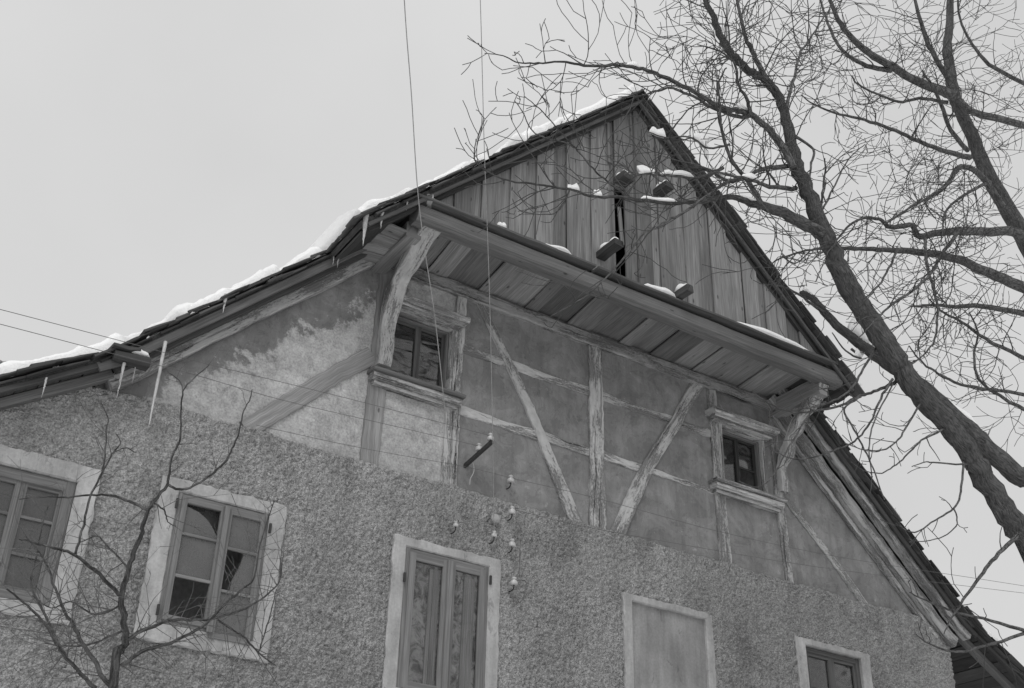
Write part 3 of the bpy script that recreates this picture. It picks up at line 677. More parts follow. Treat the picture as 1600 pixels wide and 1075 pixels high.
# right hand window, only its head shows
w = lower_window(4); a, c, z0, z1 = WIN[4]['i']; room(a, c, z0, z1, 0.13, w)
frame_bag(a, c, z0, z1, 0.06, -0.05, 0.02).build('frame', 'darksash', w)
leaf(w, a + 0.04, (a + c) / 2, z0 + 0.04, z1 - 0.045, -0.01, (0.34, 0.67), ('full', 'full', 'full'), mat='darksash', gmat='dark'); leaf(w, (a + c) / 2, c - 0.04, z0 + 0.04, z1 - 0.045, -0.01, (0.34, 0.67), ('full', 'full', 'full'), mat='darksash', gmat='dark')

# gable windows: frame, hood, sill
def gable_window(x0, x1, z0, z1, hx, sx, broken):
    b = frame_bag(x0 - 0.045, x1 + 0.045, z0 - 0.03, z1 + 0.045, 0.045, -0.035, 0.03, 0.004); w = part(b, 'window', 'peelw')
    room(x0, x1, z0, z1, 0.16, w, 0.9)
    frame_bag(x0 + 0.0, x1 - 0.0, z0 + 0.0, z1 - 0.0, 0.02, 0.032, 0.17).build('reveal_frame', 'sash', w)
    m_ = (x0 + x1) / 2
    if not broken:
        leaf(w, x0 + 0.02, m_, z0 + 0.02, z1 - 0.02, 0.10, (), ('full',), 0.035, 'darksash', 'wavy'); leaf(w, m_ + 0.002, x1 - 0.02, z0 + 0.02, z1 - 0.02, 0.10, (), ('full',), 0.035, 'darksash', 'wavy')
    else:
        leaf(w, x0 + 0.02, m_, z0 + 0.02, z1 - 0.02, 0.10, (), ('full',), 0.028, 'blacksash', 'dark'); leaf(w, m_ + 0.002, x1 - 0.02, z0 + 0.02, z1 - 0.02, 0.10, (0.46,), ('none', 'full'), 0.028, 'blacksash', 'dark')
    for (za, zb, yo, name) in ((6.955, 7.03, -0.20, 'hood_cornice'), (6.925, 6.957, -0.15, 'hood_moulding'), (6.90, 6.927, -0.10, 'hood_fillet')):
        ins = 0.0 if yo < -0.17 else (0.035 if yo < -0.1 else 0.06); bb = Bag()
        bb.sweep(line((hx[0] + ins, (yo + 0.01) / 2, (za + zb) / 2), (hx[1] - ins, (yo + 0.01) / 2, (za + zb) / 2), 0.08), abs(yo) + 0.01, zb - za, (0, 1, 0), 0.004, 0.25); bb.build(name, 'peelw', w)
    for (za, zb, yo, name) in ((6.035, 6.075, -0.17, 'sill_board'), (5.955, 6.037, -0.135, 'sill_moulding'), (5.915, 5.957, -0.085, 'sill_fillet')):
        ins = 0.0 if yo < -0.16 else (0.02 if yo < -0.1 else 0.05); bb = Bag()
        bb.sweep(line((sx[0] + ins, (yo + 0.01) / 2, (za + zb) / 2), (sx[1] - ins, (yo + 0.01) / 2, (za + zb) / 2), 0.08), abs(yo) + 0.01, zb - za, (0, 1, 0), 0.003, 0.25); bb.build(name, 'beam' if name == 'sill_board' and not broken else 'peelw', w)
    return w
gable_window(4.84, 5.55, 6.10, 6.89, (4.80, 5.68), (4.59, 5.69), False)
gable_window(9.48, 10.15, 6.10, 6.87, (9.24, 10.33), (9.22, 10.37), True)

# ------------------------------------------------------------------ insulators and wires
def insulator_bag(o, s=1.0):
    prof = [(0.0, 0.0), (0.034, 0.0), (0.038, 0.008), (0.038, 0.034), (0.030, 0.044), (0.018, 0.050), (0.018, 0.058), (0.026, 0.064), (0.026, 0.074), (0.016, 0.082), (0.0, 0.084)]
    return Bag().lathe(o, (0, 0, 1), [(r * s, z * s) for r, z in prof], 14)
INS = [((712, 826), 0.72, 'small porcelain insulator lowest left, below the left roof wire'), ((772, 842), 0.8, 'small porcelain insulator where the second roof wire ends above the tall window'),
       ((798, 757), 1.0, 'porcelain insulator on dark gable plaster, right of the iron bracket'), ((800, 806), 1.0, 'porcelain insulator just under the top edge of the roughcast'),
       ((800, 857), 1.0, 'porcelain insulator with a wire dropping from it, third down the row'), ((803, 917), 1.0, 'lowest porcelain insulator of the row, with a looped wire below')]
tips = []
for (p, s, lab) in INS:
    yw = 0.0 if p[1] < 780 else -0.07
    base = at(p[0], p[1] - 3, yw - 0.085); o = empty('insulator', (base.x, yw, base.z)); tag(o, lab, 'insulator', 'porcelain insulators on the gable wall')
    inv = Matrix.Translation(-o.location)
    c_ = insulator_bag(base, s).build('porcelain_bell', 'porcelain', o, True); c_.matrix_parent_inverse = inv
    b = Bag(); b.tube([base + Vector((0, 0, 0.03)), base + Vector((0, 0, -0.025)), base + Vector((0, 0.02, -0.045)), base + Vector((0, 0.05, -0.05)), Vector((base.x, yw + 0.04, base.z - 0.04))], 0.007, 6)
    c_ = b.build('hook', 'iron', o, True); c_.matrix_parent_inverse = inv
    tips.append(base + Vector((0, 0, 0.054 * s)))
# two armed bracket
b0 = at(727, 727, -0.02); b1 = at(769, 690, -0.36)
br = empty('insulator_bracket', b0); tag(br, 'dark iron bracket arm carrying two porcelain insulators beside the left gable window', 'bracket')
inv = Matrix.Translation(-b0)
c_ = Bag().sweep([b0 + Vector((0, 0.05, -0.01)), b1], 0.035, 0.045, (1, 0, 0)).build('arm', 'iron', br); c_.matrix_parent_inverse = inv
tb = []
for t in (0.5, 0.93):
    p = b0 + (b1 - b0) * t + Vector((0, 0, 0.035)); c_ = insulator_bag(p, 0.95).build('insulator', 'porcelain', br, True); c_.matrix_parent_inverse = inv
    c_ = Bag().tube([p + Vector((0, 0, -0.05)), p + Vector((0, 0, 0.02))], 0.008, 6).build('pin', 'iron', br, True); c_.matrix_parent_inverse = inv
    tb.append(p + Vector((0, 0, 0.052)))
def wire(name, pts, r, mat, label, cat='wire', group=None):
    P3 = [Vector(p) if len(p) == 3 and isinstance(p, Vector) else at(*p) for p in pts]
    out = []
    for i in range(len(P3) - 1):
        p0, p1, p2, p3 = P3[max(i - 1, 0)], P3[i], P3[i + 1], P3[min(i + 2, len(P3) - 1)]
        for k in range(6):
            t = k / 6; out.append(0.5 * ((2 * p1) + (p2 - p0) * t + (2 * p0 - 5 * p1 + 4 * p2 - p3) * t * t + (3 * p1 - p0 - 3 * p2 + p3) * t ** 3))
    out.append(P3[-1]); o = Bag().tube(out, r, 5).build(name, mat, None, True); return tag(o, label, cat, group)
wire('overhead_wire', [tips[0], (697, 660, -0.75), (680, 500, -1.45), (663, 385, -1.95), (652, 290, -2.35), (643, 150, -2.9), (635, 50, -3.3), (628, -60, -3.8), (605, -420, -5.6)], 0.0046, 'cable', 'pale cable crossing the sky left of the peak, down past the left gable window', group='cables coming down over the roof')
wire('overhead_wire', [tips[1], (771, 760, -0.45), (770, 690, -0.8), (767, 540, -1.4), (763, 400, -1.95), (757, 240, -2.6), (754, 130, -3.05), (752, 50, -3.4), (749, -60, -3.9), (742, -420, -5.8)], 0.0036, 'cable', 'pale cable crossing the sky nearer the peak, down past the iron bracket', group='cables coming down over the roof')
wire('service_wire', [tb[1], (600, 637, -0.75), (473, 605, -1.1), (296, 562, -1.6), (232, 544, -1.8), (41, 494, -2.3), (-60, 468, -2.6)], 0.0025, 'wire', 'upper of two thin wires running left from the iron bracket past the eave', group='wires leaving to the left')
wire('service_wire', [tb[0], (600, 662, -0.65), (441, 625, -1.05), (302, 585, -1.5), (170, 551, -1.9), (41, 517, -2.3), (-60, 491, -2.6)], 0.0025, 'wire', 'lower of two thin wires running left from the iron bracket past the eave', group='wires leaving to the left')
wire('service_wire', [tips[2], (915, 774, -0.16), (1022, 803, -0.2), (1130, 832, -0.26), (1310, 870, -0.42), (1540, 906, -0.62), (1660, 925, -0.75)], 0.0028, 'wire', 'thin wire running right across the gable plaster from the insulator beside the bracket', group='wires leaving to the right')
wire('service_wire', [tips[3], (900, 820, -0.16), (1022, 843, -0.2), (1245, 881, -0.4), (1416, 904, -0.52), (1545, 920, -0.62), (1660, 934, -0.72)], 0.0028, 'wire', 'thin wire running right along the top edge of the roughcast', group='wires leaving to the right')
wire('service_wire', [(400, 664, -0.12), (560, 699, -0.11), (725, 729, -0.11), tips[2]], 0.0025, 'wire', 'thin wire running along the plaster left of the row of insulators')
wire('service_wire', [tips[0], (740, 836, -0.17), tips[1], (787, 845, -0.17), tips[4], (813, 845, -0.17), (830, 849, -0.14)], 0.0025, 'wire', 'thin wire linking the two small insulators to the row on the roughcast')
wire('drop_wire', [(813, 845, -0.16), (812, 870, -0.15), (811, 893, -0.15), tips[5], (821, 908, -0.16), (819, 930, -0.14), (812, 941, -0.13), (803, 938, -0.13), (800, 926, -0.12)], 0.005, 'wire', 'wire dropping to the lowest insulator and looping under it')
wire('hanging_wire', [(735, 716, -0.08), (740, 727, -0.08), (740, 738, -0.07), (735, 748, -0.06), (734, 757, -0.05)], 0.006, 'fray', 'short loose pale wire end dangling under the iron bracket')
jb = at(773, 812, -0.10)
o = Bag().lathe(jb, (0, -1, 0.2), [(0, 0), (0.05, 0), (0.055, 0.02), (0.05, 0.04), (0.02, 0.05), (0, 0.052)], 14).build('junction_box', 'porcelain', None, True); tag(o, 'small round junction knob on the roughcast between the insulators', 'junction box')
o.data.materials[0] = MAT['surround']

# ------------------------------------------------------------------ snow and ice
def snow_slope(name, sd, label):
    a, sk, kk, send = PIT[sd]; ss = np.arange(-0.06 if sd < 0 else 0.0, send + 0.02, 0.05); ys = np.concatenate([np.arange(0, 0.5, 0.025), np.arange(0.5, 9.6, 0.35)])
    n, m = len(ss), len(ys); P = np.zeros((n, m, 3)); keep = np.ones((n - 1, m - 1), bool)
    S_, Y_ = np.meshgrid(ss, ys, indexing='ij')
    nz = vnoise(S_, Y_, 0.5, 31 + sd) * 0.5 + vnoise(S_, Y_, 0.17, 33 + sd) * 0.3 + vnoise(S_, Y_, 1.4, 35) * 0.4 + vnoise(S_, Y_, 0.075, 36) * 0.22
    for i, s in enumerate(ss):
        yv = YV if s < SEND[sd] else YL
        e = 0.02 + 0.06 * float(vnoise(np.array([s]), np.array([0.3]), 0.33, 51 + sd)[0]) + 0.05 * float(vnoise(np.array([s]), np.array([0.7]), 0.1, 52)[0]) + 0.02 * random.uniform(-1, 1)
        bare = float(vnoise(np.array([s]), np.array([2.3]), 0.55, 57 + sd)[0])
        if bare > 0.12: e += 0.17 * min(1, (bare - 0.12) / 0.1)
        for j, y in enumerate(ys):
            th = (0.115 if sd < 0 else 0.085) + 0.085 * nz[i, j] - (0.05 * min(1, max(0, bare) / 0.4))
            if s < 0.5 and sd > 0: th *= 0.6
            prof = math.sqrt(max(0.0, 1 - max(0, 1 - y / 0.13) ** 2)); 
            yy = yv + e + y - (0.03 if 0.02 < y < 0.1 else 0)
            P[i, j] = RP(sd, s, yy, (0.006 if y > 0 else -0.012) + max(0.02, th) * prof)
        if i and abs(P[i, 0, 1] - P[i - 1, 0, 1]) > 0.4: pass
    o = grid_mesh(name, P, keep, 'snow', None); return tag(o, label, 'snow', kind='stuff')
snow_slope('roof_snow', -1, 'snow layer lying on the left roof slope along its ragged edge')
snow_slope('roof_snow', 1, 'thin snow lying on the right roof slope behind the trees')
def lump(b, p, L, w, h, d=(1, 0, 0), seed=0):
    """half-ellipsoid of snow sitting at p, length L along d"""
    r = random.Random(seed); d = Vector(d).normalized(); up = Vector((0, 0, 1)); sdv = d.cross(up).normalized(); up = sdv.cross(d); base = len(b.v); n, m = 9, 7
    ph = r.uniform(0, 6)
    for i in range(n):
        t = -1 + 2 * i / (n - 1); rr = max(0.02, 1 - abs(t) ** 2.6) ** 0.5 * (1 + 0.2 * math.sin(ph + 4 * t)) * r.uniform(0.88, 1.1)
        for k in range(m):
            a = math.pi * k / (m - 1)
            b.v.append(Vector(p) + d * (t * L / 2) + sdv * (math.cos(a) * w / 2 * rr) + up * (math.sin(a) * h * rr - 0.006))
    for i in range(n - 1):
        for k in range(m - 1): q = base + i * m + k; b.f.append((q, q + 1, q + m + 1, q + m))
        b.f.append((base + i * m + m - 1, base + i * m, base + (i + 1) * m, base + (i + 1) * m + m - 1))
def snow_thing(p, L, w, h, d, lab, seed):
    b = Bag(); lump(b, p, L, w, h, d, seed); o = b.build('snow_lump', 'snow', None, True); tag(o, lab, 'snow', 'snow lying on ledges of the gable')
for q, (x0, x1, lab) in enumerate(((5.46, 5.56, 'small round snow lump on the ledge above the left window'), (6.03, 6.47, 'snow strip on the ledge below the boards, left of the dark slot'),
        (7.44, 7.94, 'snow strip on the ledge beside the second protruding beam end'), (8.74, 10.22, 'longest snow strip on the ledge at the right end of the boards'))):
    snow_thing(((x0 + x1) / 2, -1.045, 7.655), x1 - x0, 0.13, 0.085 if q != 1 else 0.06, (1, 0, 0), lab, q)
labs = ['snow cap on the beam end at the foot of the dark slot', 'snow cap on the beam end near the middle of the ledge', 'snow cap on the beam end high on the right boards', 'snow cap on the beam end at the top of the dark slot']
for q, ((x, z), L, w, h) in enumerate(STUB): snow_thing((x + 0.01, -0.94 - L * 0.52, z + 0.02 + h / 2), L * 0.95, w * 1.0, 0.085, (0, 1, 0.0), labs[q], 20 + q)
snow_thing((4.70, -0.98, 7.70), 0.1, 0.09, 0.03, (1, 0, 0), 'thin snow dusting on the wedge above the left bracket', 9)
snow_thing((2.2, YL - 0.04, 5.275), 0.2, 0.13, 0.07, (1, 0, 0.05), 'snow lump on the stub of beam at the left eave', 12)
def icicle(x, y, z0, z1, r, lab, bend=0.0):
    L = z0 - z1; n = 14; pw = 0.42 if L > 0.6 else 0.8; rr = random.Random(int(x * 100)); P3, R_ = [], []
    for k in range(n + 1):
        t = k / n; P3.append((x + rr.uniform(-.002, .002) + bend * t * t, y + rr.uniform(-.002, .002), z0 + 0.03 - (L + 0.03) * t)); R_.append(max(0.0015, r * ((1 - t) ** pw * 0.85 + 0.15 * (1 - t)) * rr.uniform(0.88, 1.12)))
    o = Bag().tube(P3, R_, 8).build('icicle', 'ice', None, True); tag(o, lab, 'icicle', 'icicles hanging from the roof edge')
icicle(3.93, -1.06, 7.14, 6.77, 0.034, 'thick icicle at the lower tip of the projecting roof edge')
icicle(4.10, -1.06, 7.24, 7.05, 0.022, 'shorter icicle just right of the thick one at the roof tip')
icicle(4.36, -1.07, 7.49, 7.38, 0.012, 'tiny icicle above the left bracket')
icicle(3.98, -0.36, 7.12, 6.92, 0.018, 'icicle left of the thick one, under the set back roof edge')
icicle(3.93, -0.36, 7.04, 6.93, 0.012, 'small thin icicle leftmost of the cluster near the roof tip')
icicle(2.885, -0.37, 6.15, 5.97, 0.022, 'icicle half way down the left roof edge')
for (x, y, z0, z1, r0, lab) in ((2.41, -0.38, 5.46, 4.62, 0.018, 'very long straight icicle hanging from the left roof edge in front of the wall'),):
    icicle(x, y, z0, z1, r0, lab)
icicle(2.09, -0.40, 5.12, 4.80, 0.016, 'medium icicle left of the very long one at the eave')
icicle(2.2, -0.36, 5.18, 5.0, 0.008, 'faint thin icicle between the beam stub and the very long icicle')
icicle(1.50, -0.36, 4.80, 4.64, 0.011, 'small icicle farthest left under the eave')

# ------------------------------------------------------------------ trees
def catmull(P3, R_, per=5):
    out, ro = [], []
    for i in range(len(P3) - 1):
        p0, p1, p2, p3 = P3[max(i - 1, 0)], P3[i], P3[i + 1], P3[min(i + 2, len(P3) - 1)]
        for k in range(per):
            t = k / per; out.append(0.5 * ((2 * p1) + (p2 - p0) * t + (2 * p0 - 5 * p1 + 4 * p2 - p3) * t * t + (3 * p1 - p0 - 3 * p2 + p3) * t ** 3)); ro.append(R_[i] + (R_[i + 1] - R_[i]) * t)
    out.append(P3[-1]); ro.append(R_[-1]); return out, ro
class Tree:
    def __init__(s, name, loc, label, seed, barkm, twigm):
        s.o = empty(name, loc); tag(s.o, label, 'tree'); s.inv = Matrix.Translation(-Vector(loc)); s.r = random.Random(seed)
        s.tw = Bag(); s.paths = []; s.bark, s.twm = barkm, twigm; s.thin = name == 'fruit_tree'
    def branch(s, pts, y0, y1, name='branch', extra=None, wob=0.004):
        """pts: (px, py, width px); depth runs from y0 to y1"""
        n = len(pts); P3, R_ = [], []
        for i, (x, y, w) in enumerate(pts):
            p = at(x, y, y0 + (y1 - y0) * i / max(1, n - 1)); P3.append(p); R_.append(max(0.0022, px2m(w * (1.0 if s.thin else 0.9), p) / 2))
        if extra: P3 = [Vector(e[:3]) for e in extra] + P3; R_ = [e[3] for e in extra] + R_
        P3, R_ = catmull(P3, R_)
        P3 = [P3[0]] + [p + Vector((s.r.gauss(0, 1), s.r.gauss(0, 1), s.r.gauss(0, 1))) * min(wob, q * 0.35) for p, q in zip(P3[1:], R_[1:])]
        big = max(R_) > 0.05
        c_ = Bag().tube(P3, R_, 20 if big else 7, True, 0.10 if big else 0.07, s.r, True).build(name, s.bark, s.o, True); c_.matrix_parent_inverse = s.inv
        s.paths.append((P3, R_)); return P3, R_
    def twig(s, p, d, L, r, lvl, up):
        n = max(3, int(L / 0.075)); step = L / n; P3, R_ = [p.copy()], [r]; R = s.r; curl = Vector((R.gauss(0, 1), R.gauss(0, 1), R.gauss(0, 1))) * 0.13
        kids = []
        for k in range(n):
            d = (d + Vector((R.gauss(0, 1), R.gauss(0, 1), R.gauss(0, 1))) * 0.12 + curl + Vector((0, 0, up * (k / n)))).normalized()
            p = p + d * step; P3.append(p.copy()); R_.append(max(0.0030 if s.thin else 0.0036, r * (1 - 0.6 * (k + 1) / n)) if not s.thin else r * (1 - 0.7 * (k + 1) / n))
            if lvl > 0 and k >= 1 and R.random() < 0.36: kids.append((p.copy(), d.copy(), R_[-1]))
        s.tw.tube(P3, R_, 4 if r > 0.006 else 3, False)
        for (q, dd, rr) in kids:
            pr = dd.orthogonal().normalized(); pr = Matrix.Rotation(R.uniform(0, 6.28), 3, dd) @ pr
            s.twig(q, (dd * 0.75 + pr * R.uniform(0.5, 1.0)).normalized(), L * R.uniform(0.35, 0.75), max(0.0016 if s.thin else 0.0038, rr * 0.75), lvl - 1, up)
    def twigs(s, which, density, Lr, lvl, up=0.12, rmax=0.05, rtw=(0.0035, 0.007), bias=None, fade=0.013):
        for (P3, R_) in which:
            for a, b, ra in zip(P3[:-1], P3[1:], R_[:-1]):
                if ra > rmax: continue
                L = (b - a).length; cnt = density * L; cnt = int(cnt) + (1 if s.r.random() < cnt - int(cnt) else 0)
                for _ in range(cnt):
                    t = (b - a).normalized(); pr = Matrix.Rotation(s.r.uniform(0, 6.28), 3, t) @ t.orthogonal().normalized()
                    d = (t * s.r.uniform(0.3, 0.9) + pr * s.r.uniform(0.6, 1.0))
                    if bias: d += Vector(bias)
                    s.twig(a + (b - a) * s.r.random(), d.normalized(), s.r.uniform(*Lr) * min(1.0, ra / fade), min(ra * 0.7, s.r.uniform(*rtw)), lvl, up)
    def done(s):
        c_ = s.tw.build('twigs', s.twm, s.o, True); c_.matrix_parent_inverse = s.inv; c_['kind'] = 'stuff'

# big leaning tree in front of the right half of the gable
T = Tree('bare_tree', (11.6, -3.4, GROUND), 'large bare tree leaning left across the gable, thick trunk at the lower right', 3, 'bark', 'twig')
main = T.branch([(1620, 880, 42), (1575, 805, 40), (1538, 750, 38), (1519, 717, 37), (1480, 663, 36), (1441, 621, 36), (1413, 583, 37), (1391, 547, 38), (1345, 478, 36), (1316, 428, 34), (1290, 370, 30), (1262, 300, 26), (1243, 250, 22), (1231, 198, 18), (1221, 160, 16), (1199, 128, 15), (1170, 110, 14), (1145, 87, 13), (1129, 59, 12), (1110, 20, 10), (1085, -50, 7), (1070, -120, 4)], -3.4, -3.9,
         'trunk', extra=[(11.6, -3.4, GROUND - 0.2, 0.30), (11.4, -3.4, 0.4, 0.2), (10.7, -3.4, 2.4, 0.13)], wob=0.008)
T.branch([(1640, 790, 36), (1585, 740, 33), (1531, 688, 31), (1495, 655, 30), (1455, 618, 28), (1420, 590, 26), (1385, 566, 23), (1340, 535, 17), (1300, 500, 14), (1272, 470, 12), (1252, 455, 9)], -3.2, -3.05, 'limb', extra=[(11.6, -3.35, GROUND + 0.5, 0.2), (11.2, -3.25, 2.4, 0.12)])
L1 = T.branch([(1285, 366, 22), (1240, 341, 20), (1202, 325, 16), (1176, 319, 12), (1150, 309, 10), (1123, 309, 8.5), (1092, 315, 7.5), (1032, 317, 6.5), (972, 309, 5.5), (928, 307, 4.5), (890, 296, 4), (839, 288, 3.4), (798, 283, 3), (766, 271, 2.6), (742, 250, 2.2), (744, 218, 1.5)], -3.65, -3.0)
L2 = T.branch([(1240, 262, 15), (1224, 232, 14), (1202, 204, 12), (1173, 179, 11), (1154, 174, 9.5), (1123, 166, 9), (1091, 147, 8), (1050, 126, 7.5), (1026, 116, 7), (998, 106, 6.5), (966, 102, 6), (919, 103, 5), (884, 97, 4), (840, 98, 3), (811, 98, 2.4), (786, 87, 2), (757, 83, 1.4)], -3.7, -3.6)
rest = [
    ([(1189, 318, 10), (1167, 280, 8), (1145, 255, 6.5), (1132, 220, 5.5), (1126, 192, 5), (1124, 160, 4.5), (1123, 129, 3.5), (1135, 106, 2.5)], -3.6, -4.1),
    ([(1173, 181, 8), (1154, 182, 7), (1113, 168, 6), (1082, 150, 5), (1050, 138, 4.5), (1029, 141, 3.6), (1000, 150, 2.6), (966, 152, 2)], -3.7, -3.2),
    ([(1173, 179, 8), (1167, 154, 6), (1154, 132, 5), (1148, 100, 4), (1125, 80, 3), (1090, 70, 2)], -3.7, -4.2),
    ([(1240, 258, 9), (1189, 264, 7), (1167, 277, 6), (1139, 283, 5), (1100, 264, 4), (1060, 262, 3)], -3.65, -3.3),
    ([(1243, 294, 9), (1202, 291, 7.5), (1176, 282, 6), (1129, 271, 4), (1080, 255, 2.6)], -3.6, -4.2),
    ([(1202, 130, 11), (1186, 103, 9), (1173, 75, 8), (1164, 53, 7), (1150, -10, 5), (1140, -60, 3)], -3.85, -4.2),
    ([(1230, 165, 7), (1240, 122, 5), (1252, 81, 4), (1271, 53, 3), (1290, 20, 2)], -3.8, -3.5),
    ([(1243, 214, 6), (1271, 233, 4.5), (1268, 255, 4), (1265, 287, 3), (1272, 310, 2)], -3.75, -3.9),
    ([(1281, 342, 5), (1284, 309, 4), (1290, 268, 3.2), (1288, 248, 2.4)], -3.6, -3.8),
    ([(1284, 330, 4), (1309, 280, 3), (1328, 246, 2.2), (1352, 226, 1.6)], -3.6, -3.3),
    ([(1160, 276, 6), (1127, 290, 6), (1111, 302, 5.5), (1073, 328, 5), (1032, 350, 4.6), (1004, 366, 4.2), (975, 404, 3.8), (950, 430, 3.4), (923, 457, 3), (898, 473, 2.4), (860, 495, 1.6)], -3.55, -3.2),
    ([(985, 311, 4), (934, 271, 3.2), (906, 239, 2.8), (877, 208, 2.4), (849, 176, 2), (820, 151, 1.5)], -3.2, -3.5),
    ([(906, 240, 3), (890, 226, 2.6), (836, 208, 2.2), (817, 176, 1.8), (804, 157, 1.4)], -3.3, -3.6),
    ([(1130, 262, 6), (1092, 277, 5.5), (1050, 275, 5), (1016, 272, 4.4), (991, 272, 3.6), (972, 258, 2.4), (950, 245, 1.6)], -3.5, -3.0),
    ([(1140, 225, 4), (1108, 232, 3.6), (1079, 214, 3), (1040, 215, 2.4), (1010, 205, 1.8)], -3.7, -3.4),
    ([(890, 296, 3), (880, 320, 2.4), (860, 335, 2), (815, 330, 1.6), (800, 310, 1.2)], -3.1, -3.3),
    ([(1400, 596, 7), (1370, 610, 5.5), (1344, 619, 5), (1303, 636, 4.2), (1252, 645, 3.6), (1221, 639, 3), (1195, 626, 2.4), (1173, 612, 1.8)], -3.4, -2.8),
    ([(1372, 540, 5), (1352, 570, 4.4), (1335, 601, 3.8), (1309, 623, 3.4), (1271, 636, 2.8), (1240, 640, 2)], -3.45, -3.8),
    ([(1395, 592, 5), (1376, 623, 4.2), (1360, 660, 3.6), (1335, 690, 3.4), (1305, 703, 3.2), (1271, 714, 3), (1240, 717, 2.6), (1208, 705, 1.8)], -3.5, -3.0),
    ([(1290, 628, 3.6), (1268, 642, 3.2), (1240, 686, 3), (1211, 737, 2.6), (1186, 761, 2), (1155, 752, 1.4)], -3.2, -3.5),
    ([(1345, 620, 3.6), (1319, 639, 3.6), (1335, 671, 3.4), (1354, 709, 3.2), (1366, 737, 2.6), (1382, 781, 1.8)], -3.5, -4.0),
    ([(1395, 600, 3), (1365, 660, 2.8), (1358, 700, 2.4), (1362, 740, 2), (1360, 770, 1.4)], -3.5, -3.9),
    ([(1442, 622, 4), (1414, 671, 3.4), (1400, 690, 3), (1380, 703, 2.6), (1350, 703, 2), (1320, 692, 1.5)], -3.5, -4.1),
    ([(1475, 670, 4), (1440, 688, 3.4), (1423, 705, 3), (1400, 726, 2.6), (1378, 739, 2.2), (1350, 735, 1.6), (1330, 722, 1.2)], -3.5, -4.0),
    ([(1510, 726, 3.6), (1464, 723, 2.8), (1447, 722, 2.2), (1425, 729, 1.5)], -3.5, -3.8),
    ([(1505, 722, 4.4), (1501, 769, 3.8), (1490, 794, 3.4), (1461, 813, 3), (1429, 832, 2.4), (1400, 818, 1.5)], -3.5, -4.1),
    ([(1490, 794, 3), (1496, 818, 2.4), (1474, 838, 2), (1440, 846, 1.6), (1420, 842, 1.2)], -3.9, -4.1),
    ([(1300, 500, 6), (1262, 470, 5), (1235, 452, 4), (1215, 446, 2.4)], -3.1, -3.2),
    ([(1330, 545, 5), (1345, 560, 4), (1322, 548, 3), (1300, 520, 2)], -3.1, -3.2),
    ([(1592, 834, 9), (1560, 865, 7), (1536, 895, 6), (1510, 930, 5), (1490, 960, 3.4), (1475, 990, 2)], -3.5, -4.0),
    ([(1600, 985, 7), (1536, 966, 5), (1490, 955, 4.4), (1450, 940, 3.4), (1420, 925, 2)], -3.6, -4.0),
    ([(1600, 990, 6), (1536, 1010, 5), (1490, 1018, 4), (1450, 1005, 2.6), (1430, 990, 1.5)], -3.6, -4.0)]
sub = [T.branch(p, a, c) for p, a, c in rest]
T.twigs([L2] + [sub[k] for k in (0, 1, 2, 3, 4, 5, 6, 14)], 6.4, (0.3, 1.0), 2, 0.15, 0.03, (0.0045, 0.0085))
T.twigs([L1] + [sub[k] for k in (10, 11, 12, 13, 15)], 7.5, (0.25, 0.85), 1, 0.2, 0.02, (0.0042, 0.0075), fade=0.008)
T.twigs([main], 6.5, (0.4, 1.2), 2, 0.17, 0.075, (0.005, 0.009))
T.twigs(sub[6:10], 6.0, (0.2, 0.7), 1, 0.15, rtw=(0.005, 0.008))
T.twigs(sub[16:], 2.8, (0.12, 0.5), 1, 0.05, rtw=(0.0042, 0.007))
T.done()
